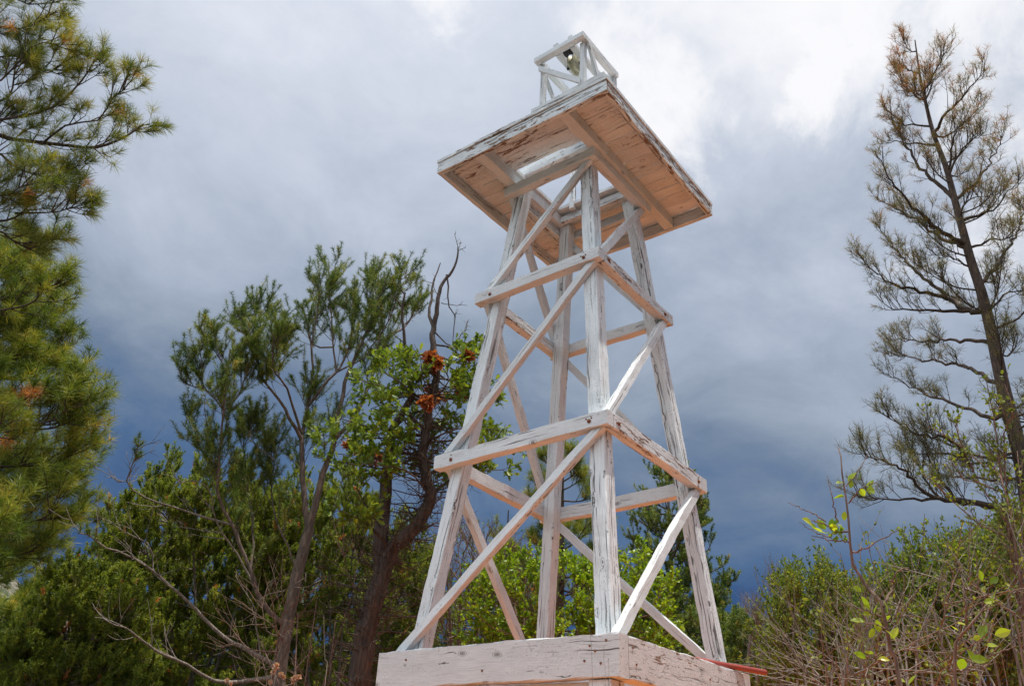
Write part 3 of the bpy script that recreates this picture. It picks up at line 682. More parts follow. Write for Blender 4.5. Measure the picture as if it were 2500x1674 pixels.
# ---- tall sparse pine on the right
def right_pine():
    p = Plant(); r = 15.5
    z3 = lambda L: [(2000 + .51 * a, 50 + .51 * c) for a, c in L]; z4 = lambda L: [(1900 + .5254 * a, 850 + .5254 * c) for a, c in L]
    tr = z3([(452, 95), (465, 190), (480, 290), (500, 380), (540, 540), (600, 700), (640, 850), (680, 1000), (720, 1150), (770, 1300), (820, 1500)]) + [(2446, 945), (2473, 1050), (2500, 1170), (2530, 1400), (2545, 1560)]
    base = rootpt(2560, 1650, r); P = [pix(a, c, r) for a, c in tr]
    Q = spline(P + [base], 60); TQ = spline(P + [base], 400); allw = [TQ]; t = np.linspace(0, 1, 60); p.wood.add(Q, .012 + .175 * t ** 1.0, 10)
    lim = [z3(x) for x in ([(500, 380), (400, 320), (360, 220)], [(505, 360), (540, 260), (600, 150)], [(550, 540), (600, 450), (700, 340), (790, 240)], [(515, 515), (400, 490), (320, 430)],
        [(640, 860), (540, 760), (450, 670), (370, 530), (310, 420)], [(690, 1080), (580, 1010), (450, 900), (340, 770), (270, 650)], [(690, 1090), (560, 1030), (400, 920), (240, 840)],
        [(620, 720), (640, 560), (690, 480)], [(630, 740), (690, 600), (780, 540)], [(640, 870), (760, 760), (830, 650), (870, 550)], [(700, 950), (830, 900), (900, 820), (960, 770)], [(790, 1260), (880, 1120), (960, 960), (1000, 850)],
        [(720, 1400), (600, 1320), (450, 1200), (350, 1080), (260, 960)], [(600, 1300), (420, 1280), (300, 1240), (170, 1110)], [(700, 1390), (500, 1390), (350, 1380), (290, 1330)], [(800, 1540), (600, 1530), (330, 1530)],
        [(460, 150), (410, 130), (400, 90)], [(480, 250), (430, 240), (370, 190)], [(560, 600), (470, 590), (300, 580)], [(730, 1180), (640, 1130), (560, 1140)], [(800, 1400), (900, 1300), (1000, 1290)], [(740, 1080), (850, 1050), (1000, 1000)],
        [(820, 1480), (950, 1420), (1050, 1330)], [(660, 960), (700, 860), (800, 840)], [(540, 520), (600, 560), (680, 500), (760, 420)])]
    lim += [z4(x) for x in ([(970, 190), (880, 90), (700, 60), (480, 20)], [(960, 320), (850, 270), (700, 220), (500, 120)], [(860, 500), (800, 430), (650, 400), (500, 320)], [(1120, 770), (900, 720), (700, 680), (560, 560), (380, 490)],
        [(900, 720), (700, 700), (500, 700), (350, 680)], [(700, 680), (660, 580), (600, 470)], [(820, 700), (720, 560), (660, 430)], [(860, 500), (760, 490), (600, 480)], [(1050, 300), (1150, 250), (1250, 180)], [(1100, 480), (950, 530), (800, 520)], [(1100, 620), (900, 600), (760, 600)])]
    for k, L in enumerate(lim):
        big = k >= 25; ln_px = math.hypot(L[-1][0] - L[0][0], L[-1][1] - L[0][1]); r0 = .014 + ln_px * .00016
        Q = p.plimb(L, r, r0 * .85, .005, dr=rng.uniform(-1.5, 1.5) * ln_px / 200, wob=.02, att=np.concatenate(allw)); allw.append(Q); ln = np.linalg.norm(np.diff(Q, axis=0), axis=1).sum()
        p.shoots(Q, int(6 + ln * 6.5), .46, .0075, up=.45, ang=.85, t0=.15, level=2, nl=4, fall=.5, curve=.8); p.tips.append(Q[-4:])
    for k in range(26):          # limbs towards and away from the viewer
        f = rng.uniform(.10, .72); i = int(f * 59); c = spline(P + [base], 60)[i]; a = rng.uniform(0, 6.28); l = .15 + 2.0 * f
        d = np.array([math.cos(a), math.sin(a), .25]); Q = p.limb([c, c + d * l * .5, c + d * l + [0, 0, .35 * l]], .016 + .01 * f, .006); p.shoots(Q, int(6 + l * 6), .45, .008, up=.45, t0=.2, level=2, nl=4, fall=.5, curve=.8)
    lv = Leaves(); tuft(lv, p.tips, 13, .14, .0048, .5, .75, cs=.25, c=lambda N, B: np.clip(rng.random(N) * .52 + .48 * np.clip((B[:, 2] - 9) / 8, 0, 1), 0, 1))
    finish('pine_tree', 'tall sparse pine with rusty needles and a dark leaning trunk at the right edge', 'pine tree', base, p, [('crown', lv, F_RUST)], BK_PINE)
right_pine()

# ---- pinyon pine with open, pale limbs left of the tower
def pinyon():
    p = Plant(); r = 9.2; pale = Tubes()
    a = lambda L: [(400 + .3827 * x, 550 + .3827 * y) for x, y in L]; b = lambda L: [(100 + .3979 * x, 1050 + .3979 * y) for x, y in L]
    base = rootpt(670, 1720, r)
    stems = [(b([(1440, 1560), (1480, 1300), (1530, 1050), (1580, 800), (1640, 600)]), .105, .07, 0), (b([(1620, 620), (1595, 300), (1590, 0)]) + a([(870, 1340), (920, 1100), (940, 900), (920, 700), (870, 500)]), .05, .010, .5),
             (b([(1650, 620), (1720, 280), (1800, 60)]) + a([(1080, 1350), (1120, 1150), (1160, 960), (1250, 760), (1350, 520), (1430, 300)]), .055, .010, -.5),
             (a([(1090, 1340), (1250, 1150), (1400, 750), (1550, 620), (1640, 400)]), .035, .010, .9), (a([(870, 1330), (800, 1100), (750, 1000), (680, 900), (700, 700)]), .024, .008, -.7),
             (a([(920, 1100), (1050, 980), (1150, 850), (1200, 600), (1210, 420)]), .026, .008, .4), (a([(1090, 900), (1060, 600), (1050, 400), (1070, 300)]), .016, .006, .2), (a([(940, 760), (980, 500), (990, 340)]), .014, .006, -.2),
             (b([(1370, 1200), (1340, 1050), (1290, 900), (1180, 620), (1090, 420), (1075, 300), (1100, 0)]) + a([(370, 1190), (400, 950), (415, 790)]), .034, .008, -.6),
             (a([(370, 1190), (290, 1070), (130, 1010), (100, 900)]), .013, .006, .3), (a([(380, 1185), (470, 1080), (530, 880)]), .012, .006, -.3), (a([(400, 950), (340, 850), (290, 740), (330, 680)]), .011, .006, .2), (a([(220, 1040), (240, 900), (215, 780)]), .009, .006, .1),
             (a([(890, 1360), (740, 1130), (620, 970), (580, 820), (490, 730)]), .030, .008, -.4), (a([(580, 820), (610, 650), (600, 530)]), .012, .006, .2), (a([(490, 730), (480, 650), (510, 600)]), .008, .006, .1),
             (a([(620, 970), (700, 830), (730, 640)]), .012, .006, .4), (a([(1160, 960), (1300, 820), (1370, 700), (1320, 400), (1330, 260)]), .014, .006, .5), (a([(1250, 760), (1450, 560), (1500, 360), (1510, 260)]), .012, .006, -.4),
             (b([(1140, 590), (900, 500), (620, 410), (520, 310), (560, 200), (590, 80)]), .018, .006, -.5), (b([(520, 310), (450, 320), (440, 270)]), .007, .005, 0),
             (b([(1400, 1450), (1100, 1250), (900, 1050), (780, 950), (680, 860), (540, 770), (390, 720), (300, 650), (220, 630)]), .034, .006, -1.0), (b([(680, 860), (650, 700), (500, 620), (400, 560), (340, 530)]), .014, .005, -.2),
             (b([(1430, 1500), (1100, 1550), (900, 1450), (700, 1340), (550, 1240), (400, 1170)]), .032, .006, -1.3), (b([(1310, 1050), (1220, 800), (1060, 550), (1040, 400), (960, 310), (810, 330)]), .017, .005, -.5),
             (b([(1380, 1300), (1310, 1150), (1350, 1020), (1500, 970), (1620, 900)]), .012, .005, -.5), (a([(350, 1560), (240, 1450), (170, 1350), (110, 1260)]), .012, .006, .4), (a([(240, 1450), (270, 1280), (250, 1170)]), .009, .006, -.3),
             (b([(1300, 900), (1290, 600), (1250, 300), (1240, 100)]) + [(590, 1040)], .018, .006, .6), (b([(1560, 850), (1420, 500), (1410, 200), (1400, 60)]), .016, .006, .5), (a([(700, 1500), (560, 1380), (530, 1210)]), .010, .006, .5)]
    allw = []
    for i, (L, r0, r1, dr) in enumerate(stems):
        if i in (19, 20, 21, 22, 23, 24, 25, 27): main_, p.wood = p.wood, pale
        Q = p.plimb(L, r, r0 * (.8 if i else .72), r1 * .8, dr=dr, wob=.006, sides=8, att=np.concatenate(allw) if i else None); allw.append(spline(Q, 60)); ln = np.linalg.norm(np.diff(Q, axis=0), axis=1).sum()
        if i == 0: continue
        low = i in (19, 20, 21, 22, 23, 24, 25, 27)
        if low:
            nt = len(p.tips); p.shoots(Q, int(3 + ln * 2.6), .42, .0056, up=.1, ang=.8, t0=.15, level=2, nl=2, curve=1.3); del p.tips[nt:]
            if i in (19, 21, 22): p.shoots(Q, 7, .16, .005, up=.3, t0=.85, level=1)
            p.wood = main_; continue
        else: p.shoots(Q, int(6 + ln * 8), .34, .0054, up=.42, ang=.9, t0=.2, level=2, nl=4, fall=.66, curve=.9, tend=.95)
        p.tips.append(Q[-4:])
    p.limb([base, pix(*b([(1450, 1540)])[0], r)], .095, .078, sides=9)
    lv = Leaves(); tuft(lv, p.tips, 92, .054, .0036, .56, .9, cs=.35)
    e = finish('pinyon_pine', 'open pinyon pine with short green needles and pale curving bare limbs, left of the tower', 'pine tree', base, p, [('crown', lv, F_PINYON)], BK_PINYON)
    link('bare_limb', pale.mesh('bare_limb'), BK_TWIG, e)['label'] = 'pale bare dead lower limbs'
pinyon()

# ---- bushes filled below an outline
def inside(outline, px): return np.interp(px, [o[0] for o in outline], [o[1] for o in outline])
def bush(name, label, cat, outline, r0, r1, n, yb, fol, mat, barkm, group=None, twL=.28, tw=.005, up=.5, stems=6, lvl=2, nl=4, edge=1.0, base=None, bare=.0, sr=.03, bias=1.6):
    """fill a crown: branch points scattered in the volume under an outline between two distances, joined to stems at the base"""
    p = Plant(); xs = [o[0] for o in outline]; xm = (xs[0] + xs[-1]) / 2; rm = (r0 + r1) / 2
    b = rootpt(base if base else xm, yb, rm); st = []
    for k in range(stems):
        f = (k + .5) / stems; x = xs[0] + (xs[-1] - xs[0]) * (.12 + .76 * f); yt = inside(outline, x); y = yt + (yb - yt) * rng.uniform(.25, .45); rr = r0 + (r1 - r0) * rng.uniform(.3, .8)
        tip = pix(x, y, rr); mid = b * .5 + tip * .5 + rng.normal(scale=.12, size=3)
        st.append(p.limb([b + rng.normal(scale=.06, size=3) * [1, 1, 0], mid, tip], sr, sr * .45, sides=6))
    allp = np.concatenate(st)
    for _ in range(n):
        x = rng.uniform(xs[0], xs[-1]); yt = inside(outline, x) + rng.uniform(0, 12) * edge; u = rng.random() ** bias; y = yt + (yb - yt) * u
        q = pix(x, y, r0 + (r1 - r0) * (rng.beta(1.6, 1.6))); j = np.argmin(((allp - q) ** 2).sum(1) + (allp[:, 2] > q[2] - .05) * 2.0); a = allp[j]
        L = np.linalg.norm(q - a); mid = a * .45 + q * .55 + np.array([0, 0, -.10 * L]) + rng.normal(scale=.04 * L + .01, size=3)
        Q = p.limb([a, mid, q], max(.004, tw * 1.2 + .004 * L), tw * .6, n=6, sides=4)
        bi = len(p.tips); p.shoots(Q, 5, twL, tw * .8, up=up, ang=.8, t0=.45, level=lvl, nl=nl, fall=.55, curve=.5); p.tips.append(Q[-3:])
        if rng.random() < bare: del p.tips[bi:]
    out = fol(p) if fol else []
    return finish(name, label, cat, b, p, out, barkm, group)
def nf(mat, n, L, w, spread=.6, part=1.0, **k):
    def f(p):
        lv = Leaves(); tuft(lv, p.tips, n, L, w, spread, part, **k); return [('crown', lv, mat)]
    return f
def lf(mat, n, L, w, shape='oval', frac=1.0, part='crown', **k):
    def f(p):
        lv = Leaves(); t = [q for q in p.tips if rng.random() < frac]; leafing(lv, t, n, L, w, shape=shape, **k); return [(part, lv, mat)]
    return f
JO = dict(up=.6, twL=.24, tw=.005)
bush('juniper_tree', 'dense dark green juniper behind the bare pinyon limbs', 'juniper', [(215, 1420), (235, 1290), (270, 1225), (330, 1180), (395, 1130), (440, 1105), (520, 1150), (600, 1130), (650, 1215), (720, 1260)], 10.6, 12.8, 420, 1700, nf(F_JUN, 52, .034, .0068, .7), F_JUN, BK_TWIG, stems=7, nl=5, bias=1.15, **JO)
bush('juniper_tree', 'dark green juniper sloping down to the bottom left with reddish dead sprigs', 'juniper', [(-10, 1600), (40, 1560), (75, 1470), (100, 1432), (150, 1390), (205, 1370), (240, 1400), (290, 1400), (330, 1440), (380, 1500)], 9.6, 11.6, 330, 1700, nf(F_JUN, 52, .034, .0068, .7), F_JUN, BK_TWIG, stems=6, nl=5, bias=1.1, **JO)
bush('juniper_tree', 'olive green juniper between the pinyon trunk and the shaggy brown trunk', 'juniper', [(600, 1190), (680, 1140), (740, 1120), (800, 1150), (860, 1130), (920, 1240), (1010, 1250), (1060, 1330)], 11.0, 13.0, 300, 1700, nf(F_JUN, 50, .034, .0068, .7), F_JUN, BK_TWIG, stems=6, nl=5, bias=1.1, **JO)

bush('juniper_tree', 'broad olive juniper further back, filling the gaps under the pinyon', 'juniper', [(60, 1560), (170, 1450), (260, 1330), (360, 1260), (480, 1230), (620, 1270), (760, 1240), (880, 1290), (1000, 1330), (1080, 1400)], 13.5, 16.5, 620, 1730, nf(F_JUN, 44, .045, .010, .7), F_JUN, BK_TWIG, stems=9, nl=5, bias=1.0, up=.6, twL=.32, tw=.006)
bush('dead_shrub', 'pale bare twiggy brush low between the pinyon and the oak trunk', 'shrub', [(560, 1560), (640, 1460), (740, 1400), (820, 1330), (900, 1300), (980, 1380)], 7.2, 8.6, 16, 1740, None, None, BK_RED, twL=.5, tw=.005, up=.1, stems=7, nl=3, bias=1.0, sr=.012)
# ---- old oak with a dead top, live leaves and red dead leaves
def oak():
    p = Plant(); r = 7.6
    a = lambda L: [(950 + .2869 * x, 550 + .2869 * y) for x, y in L]; b = lambda L: [(850 + .2551 * x, 1000 + .2551 * y) for x, y in L]
    main = a([(575, 190), (570, 270), (520, 400), (430, 520), (400, 700), (370, 860), (350, 1000), (400, 1200), (370, 1400), (350, 1568)])[::-1]
    low = b([(760, 0), (740, 200), (700, 400), (720, 600), (780, 800), (700, 1000), (560, 1200), (400, 1350), (330, 1568)])[::-1]
    base = rootpt(868, 1740, r)
    P = [base] + [pix(x, y, r) for x, y in [(876, 1647), (892, 1527), (920, 1430)] + low[1:] + main[1:]]
    Q = spline(P, 90); t = np.linspace(0, 1, 90); Q[3:-3] += rng.normal(scale=.007, size=(84, 3)); p.wood.add(Q, np.interp(t, [0, .25, .42, .62, .78, .9, 1], [.112, .092, .064, .046, .032, .019, .008]), 10)
    tw = [(a([(575, 190), (560, 130), (548, 70)]), .004), (a([(575, 200), (598, 130)]), .004), (a([(580, 215), (638, 195)]), .004), (a([(365, 860), (320, 740), (345, 650), (370, 460), (425, 320)]), .020), (a([(480, 420), (500, 540), (480, 650), (545, 760), (540, 900), (525, 1050)]), .011),
          (a([(435, 660), (500, 675), (655, 682)]), .005), (a([(530, 1010), (640, 890), (655, 810)]), .007), (a([(355, 490), (290, 475), (235, 440)]), .004), (a([(400, 590), (370, 540), (380, 460)]), .004), (a([(430, 520), (470, 440)]), .004), (a([(370, 900), (480, 1010), (600, 1030), (710, 970)]), .010),
          (a([(190, 1450), (150, 1250), (120, 1000), (100, 750), (125, 570)]), .030), (a([(100, 700), (60, 640), (0, 600)]), .010), (a([(125, 600), (60, 500), (15, 440)]), .008), (a([(110, 850), (200, 780), (230, 730)]), .007), (a([(120, 1000), (50, 950), (40, 880)]), .008), (a([(480, 1030), (640, 1120), (750, 1090)]), .012), (a([(640, 900), (665, 800)]), .004), (a([(545, 770), (560, 745)]), .006)]
    bare = Plant()
    for L, r0 in tw:
        q = p.plimb(L, r, r0, max(.0022, r0 * .3), dr=rng.uniform(-.25, .25), wob=.006); p.shoots(q, 4, .07, .0025, up=.1, ang=1.0, t0=.2, level=1)
    p.limb([pix(*a([(190, 1450)])[0], r), pix(*b([(400, 200)])[0], r)], .032, .04)
    p.plimb(b([(400, 180), (380, 500), (330, 900), (300, 1200), (290, 1568)]) + [(905, 1480)], r + .1, .04, .085, dr=-.1, wob=.01, sides=9)
    p.tips = []
    # leafy limbs
    green = [(830, 1010), (870, 930), (905, 890), (1010, 1010), (960, 1040), (900, 1050), (860, 1070), (1060, 1060), (1100, 1010), (1180, 955), (1205, 1000), (1225, 1060), (1150, 1080), (1110, 1110), (1130, 870), (1165, 860), (1085, 905), (1150, 935), (1215, 1130), (1170, 1140), (980, 960), (840, 1110),
             (870, 1140), (930, 1100), (1000, 1080), (1100, 850), (1145, 970), (1250, 1090), (1070, 1130), (1010, 950), (940, 960), (1120, 1050), (900, 980), (960, 900), (1180, 1100), (850, 960), (1040, 930), (1000, 900), (800, 1060), (820, 1160), (880, 1200), (960, 1170), (1020, 1160), (850, 1230), (1090, 1180), (900, 1250), (780, 1130)]
    dead = [(1075, 870), (1040, 905), (1108, 955), (1065, 985), (1050, 870), (1115, 885), (1090, 970), (866, 1095), (1035, 990), (880, 1105)]
    trunkpts = Q[25:70]; fol = Leaves(); dls = []; dl = None
    for lst, lv, k in ((green, fol, 0), (dead, dl, 1)):
        for x, y in lst:
            if k: lv = Leaves(); dls.append(lv)
            q = pix(x + rng.uniform(-22, 22), y + rng.uniform(-22, 22), r + rng.uniform(-.8, .8)); an = trunkpts[np.argmin(((trunkpts - q) ** 2).sum(1) + (trunkpts[:, 2] > q[2]) * .5)]
            pt = Plant(); pt.wood = p.wood; L = pt.limb([an, an * .5 + q * .5 + rng.normal(scale=.05, size=3), q], .012, .004, n=7, sides=5)
            pt.shoots(L, 5 if k == 0 else 3, .22 if k == 0 else .10, .0035, up=.3, ang=.9, t0=.45 if k == 0 else .85, level=2, nl=4, fall=.6)
            leafing(lv, pt.tips, 4 if k == 0 else 11, .072 if k == 0 else .062, .042 if k == 0 else .030, shape='oak' if k == 0 else 'oval', spread=.9)
    # many dead twigs hanging about the trunk
    for k in range(300):
        i = rng.integers(4, 62); c = Q[i]; d = unit(); d[2] = abs(d[2]) * .5 - .15; l = rng.uniform(.25, .85); u = np.linspace(0, 1, 5)[:, None]
        T_ = c + d * l * u + rng.normal(scale=.05, size=(5, 3)) * u + np.array([0, 0, .12]) * u * u * l; p.wood.add(T_, np.linspace(.007, .002, 5), 4)
        for _ in range(4): j = rng.integers(1, 4); e = unit() * rng.uniform(.08, .3); p.wood.add(np.stack([T_[j], T_[j] + e * .5 + rng.normal(scale=.015, size=3), T_[j] + e]), [.003, .002, .0014], 3)
    finish('oak_tree', 'old shaggy-barked oak with a dead forked top and red dead leaves, beside the tower', 'oak tree', base, p, [('crown', fol, F_OAK)] + [('dead_leaf_cluster', d_, F_DEAD) for d_ in dls], BK_OAK)
oak()

# ---- shrubs and trees seen through and behind the tower
bush('leafy_shrub', 'bright yellow-green leafy shrub behind the rear leg of the tower', 'shrub', [(1110, 1500), (1150, 1420), (1200, 1370), (1290, 1350), (1350, 1330), (1420, 1370), (1500, 1400), (1540, 1330), (1600, 1370), (1650, 1450)], 7.6, 9.2, 150, 1700, lf(F_SHRUB, 7, .036, .026, spread=.9), F_SHRUB, BK_RED, twL=.22, tw=.004, up=.4, stems=8, nl=3, bias=1.5)
bush('scrub_oak', 'low tangled scrub with bare red-brown twigs between the oak trunk and the tower base', 'shrub', [(1040, 1330), (1100, 1230), (1150, 1290), (1210, 1260), (1260, 1330), (1330, 1420)], 8.6, 10.2, 110, 1700, lf(F_WILLOW, 3, .035, .020, frac=.22, spread=.9), F_WILLOW, BK_RED, twL=.34, tw=.0055, up=.2, stems=7, nl=4, bias=1.0)
def far_pine(cx, top, r, outl, label, mat, L, w, n=60, spread=.55, name='pine_tree', hw=1.0, nd=30, bk=BK_PINE):
    p = Plant(); T1 = pix(cx, top, r); b = rootpt(cx, 1700, r); b[:2] = T1[:2]; b[2] = float(gz(b[0], b[1])); H = T1[2] - b[2]
    p.limb([b, b * .5 + T1 * .5 + [.05, .03, 0], T1], .03 + H * .014, .01, sides=8)
    for k in range(n):
        f = rng.random() ** .9; z = T1[2] - .1 - f * H * .9; hwid = np.interp(f, *zip(*outl)) * hw * rng.uniform(.65, 1.05); a = rng.uniform(0, 6.28); c = np.array([T1[0], T1[1], z - .12 * hwid]); d = np.array([math.cos(a), math.sin(a), .0])
        Q = p.limb([c, c + d * hwid * .5 + [0, 0, .03], c + d * hwid + [0, 0, .28 * hwid]], .012 + .008 * hwid, .005, n=7, sides=5); p.shoots(Q, int(5 + hwid * 8), .26, .006, up=.5, ang=.8, t0=.25, level=2, nl=3, fall=.55, curve=.6); p.tips.append(Q[-3:])
    lv = Leaves(); tuft(lv, p.tips, nd, L, w, spread, .85, cs=.25); finish(name, label, 'pine tree', b, p, [('crown', lv, mat)], bk)
far_pine(1372, 1060, 12.0, [(0, .15), (.3, .75), (.7, 1.0), (1, .8)], 'yellow-tufted young pine seen between the rear and front legs of the tower', F_PONDB, .12, .0045, n=46, nd=34)
far_pine(1625, 1150, 11.5, [(0, .12), (.12, .45), (.3, .72), (.6, .8), (1, .7)], 'dark green bushy pinyon pine behind the right leg of the tower', F_PINYON, .04, .006, n=95, name='pinyon_pine', nd=56, spread=.62, bk=BK_PINYON)
far_pine(1238, 1245, 13.0, [(0, .08), (.3, .35), (1, .4)], 'slim pine tip rising behind the left brace of the tower', F_PONDB, .10, .005, n=24, nd=26)
bush('leafy_shrub', 'green shrub low to the right of the tower base under a bare branch', 'shrub', [(1640, 1560), (1690, 1500), (1730, 1470), (1790, 1500), (1830, 1530), (1900, 1500), (1960, 1520)], 9.5, 11.5, 120, 1700, nf(F_PINYON, 40, .042, .006), F_PINYON, BK_TWIG, twL=.24, up=.4, stems=6, bias=1.1)
bush('willow_bush', 'airy light green bush with small leaves right of the tower', 'shrub', [(1870, 1600), (1885, 1500), (1905, 1440), (1940, 1410), (1980, 1395), (2010, 1390), (2040, 1420), (2080, 1460), (2110, 1530)], 7.2, 8.8, 150, 1710, lf(F_WILLOW, 8, .032, .014, spread=.8), F_WILLOW, BK_PINYON, twL=.24, tw=.0032, up=.7, stems=9, nl=3, bias=1.2)
bush('dead_shrub', 'bare grey dead shrub standing between two green bushes right of the tower', 'shrub', [(1812, 1520), (1835, 1430), (1868, 1385), (1890, 1380), (1905, 1450)], 8.6, 9.4, 26, 1700, None, None, BK_TWIG, twL=.22, tw=.0038, up=.6, stems=6, nl=3, lvl=2)
bush('leafy_shrub', 'dark green leafy scrub in the bottom right corner behind the bare twigs', 'shrub', [(1990, 1640), (2060, 1540), (2130, 1440), (2200, 1375), (2300, 1330), (2420, 1290), (2560, 1230)], 8.2, 10.5, 420, 1720, lf(F_WILLOW, 7, .040, .020, spread=.9), F_JUN, BK_PINYON, stems=9, nl=4, up=.5, twL=.32, tw=.005, bias=1.0)
bush('juniper_tree', 'low green juniper on the rise behind the tower base', 'juniper', [(980, 1480), (1100, 1440), (1250, 1430), (1400, 1450), (1550, 1440), (1700, 1500), (1820, 1560), (1960, 1560)], 13, 16, 330, 1730, nf(F_JUN, 40, .045, .009, .7), F_JUN, BK_TWIG, stems=10, nl=4, up=.5, twL=.34, tw=.007, bias=1.0)
# bare thicket bottom right
for (ol, a0, a1, n, lab, fr) in (([(2040, 1600), (2110, 1490), (2200, 1410), (2290, 1390), (2340, 1440)], 5.2, 6.2, 13, 'tangled thicket of bare grey-brown twigs right of the sapling with big leaves', .30),
                          ([(2290, 1480), (2340, 1400), (2400, 1350), (2480, 1340), (2570, 1350)], 5.2, 6.4, 14, 'bare twiggy thicket filling the bottom right corner below the leafy sapling', .35),
                          ([(1900, 1650), (1960, 1590), (2030, 1560), (2100, 1580), (2180, 1620)], 4.6, 5.6, 10, 'low bare thicket of arching pale twigs at the foot of the light green bush', .15)):
    bush('bare_thicket', lab, 'shrub', ol, a0, a1, n, 1740, lf(F_WILLOW, 3, .028, .016, frac=min(1, fr * 2.6)), F_BIG, BK_TWIG, twL=.62, tw=.0058, up=.10, stems=12, nl=2, bias=1.0, sr=.013)
def sapling_right():
    p = Plant(); r = 6.2; base = rootpt(2480, 1750, r)
    for L in ([(2500, 1500), (2470, 1300), (2440, 1150), (2425, 1030), (2405, 930)], [(2480, 1350), (2400, 1200), (2350, 1100), (2330, 1040)], [(2460, 1240), (2390, 1130), (2300, 1060), (2260, 1040)], [(2500, 1400), (2490, 1200), (2480, 1100)], [(2440, 1200), (2370, 1190), (2320, 1130)], [(2450, 1150), (2470, 1010), (2450, 940)], [(2490, 1380), (2400, 1290), (2330, 1230), (2280, 1180)]):
        Q = p.limb([base] + [pix(x, y, r + rng.uniform(-.2, .2)) for x, y in L], .014, .003); p.shoots(Q, 22, .20, .003, up=.5, ang=.8, t0=.45, level=2, nl=2, fall=.6)
    lv = Leaves(); leafing(lv, p.tips, 3, .030, .019, spread=.9); finish('leafy_sapling', 'slender sapling with small glossy green leaves climbing before the leaning pine trunk', 'sapling', base, p, [('crown', lv, F_WILLOW)], BK_RED)
sapling_right()
def sapling_near():
    p = Plant(); r = 3.3; base = rootpt(2205, 1800, r); lv = Leaves()
    z = lambda L: [(1900 + .5254 * x, 850 + .5254 * y) for x, y in L]
    st = [([(560, 1568), (520, 1400), (470, 1180), (400, 1100), (350, 1020), (325, 940), (320, 850), (315, 740), (300, 620), (285, 520), (272, 460)], .0155, .002), ([(270, 810), (245, 700), (220, 590)], .003, .0012), ([(215, 805), (140, 760), (40, 718)], .003, .0012), ([(240, 880), (180, 860), (90, 808)], .0025, .0012), ([(320, 720), (370, 660), (400, 640), (450, 620)], .003, .0015),
          ([(310, 640), (370, 560), (410, 490)], .0025, .001), ([(320, 850), (260, 850), (200, 810), (150, 800)], .004, .002), ([(325, 900), (240, 890), (150, 870)], .003, .0015), ([(330, 950), (400, 930), (480, 880), (560, 840)], .004, .0015), ([(480, 1200), (530, 1100), (520, 1080), (560, 1030), (600, 1020)], .006, .002),
          ([(820, 1568), (870, 1300), (930, 1230), (1000, 1160)], .013, .003), ([(870, 1300), (860, 1160), (840, 1020)], .005, .002), ([(840, 1020), (780, 1150), (740, 1240)], .003, .001), ([(500, 1300), (430, 1280), (380, 1270)], .003, .0015), ([(520, 1400), (430, 1430), (370, 1430)], .003, .0015), ([(480, 1250), (350, 1200), (220, 1180)], .003, .001), ([(840, 1500), (960, 1440), (1100, 1380)], .004, .002), ([(930, 1230), (990, 1090), (1035, 1000)], .003, .002)]
    for L, a, b_ in st:
        pts = [pix(x, y, r + rng.uniform(-.05, .05) + (0 if i == 0 else 0)) for i, (x, y) in enumerate(z(L))]
        if L[0] in ((560, 1568), (820, 1568)): pts = [base + (np.array([0, 0, 0]) if L[0][0] == 560 else (rootpt(2330, 1800, r) - base))] + pts
        p.limb(pts, a, b_, n=24, wob=.0022, sides=6)
    big = [(300, 625, -.9, .25), (300, 690, -.9, .1), (365, 615, .3, .95), (405, 640, .9, .6), (405, 655, .95, -.15), (370, 650, .5, -.6), (215, 840, -.5, .6), (185, 850, -.85, .5), (240, 840, .2, .9), (255, 850, -.3, .6), (225, 860, -.9, 0), (300, 800, .2, .9), (440, 1230, .2, .8), (425, 1230, -.9, .05), (400, 1270, -.95, .1), (480, 1260, .6, .3), (440, 1300, -.6, -.6), (520, 1350, .5, .8), (600, 1560, .6, .6), (585, 1550, -.7, .3),
           (950, 1180, .9, .35), (940, 1080, -.2, .8), (980, 1090, .7, .5), (880, 1290, -.8, .3), (900, 1350, .8, .2), (960, 1380, .8, .0), (830, 1310, -.8, .4), (850, 1440, .1, -.9), (910, 1260, .3, .9), (440, 1420, -.9, .2), (400, 1440, -.8, .5), (460, 1440, .7, .1), (380, 1150, .3, -.8), (380, 1130, -.7, .5), (930, 1340, .5, .6), (1000, 1330, .9, .4), (170, 835, -.8, .6), (200, 850, -.9, .2), (150, 820, -.7, .7), (330, 650, .2, 1), (320, 620, .5, .8), (400, 660, .6, -.4), (540, 1360, -.4, .7), (450, 1260, .2, -.9), (870, 1400, .5, -.7), (890, 1440, .8, .1), (500, 1230, .1, 1), (985, 1180, .2, .9)]
    P = np.array([pix(*z([(x, y)])[0], r + rng.uniform(-.04, .04)) for x, y, _, _ in big]); D = np.array([RT * a + UP * b_ + FW * rng.uniform(-.5, .5) for _, _, a, b_ in big]); Nn = rng.normal(scale=.5, size=P.shape) + [0, 0, .8] - FW * .5
    sz = rng.uniform(.65, 1.15, len(P)); lv.leaves(P, D, Nn, .047 * sz, .030 * sz, rng.random(len(P)) * .8, 'big')
    q = pix(*z([(275, 855)])[0], r); k = 30; lv.leaves(q + rng.normal(scale=.014, size=(k, 3)), rng.normal(size=(k, 3)), rng.normal(size=(k, 3)), .022, .014, rng.random(k) * .3, 'big')
    finish('leafy_sapling', 'near sapling with a dark stem and few large yellow-green leaves against the dark sky', 'sapling', base, p, [('leaves', lv, F_BIG)], BK_RED)
sapling_near()

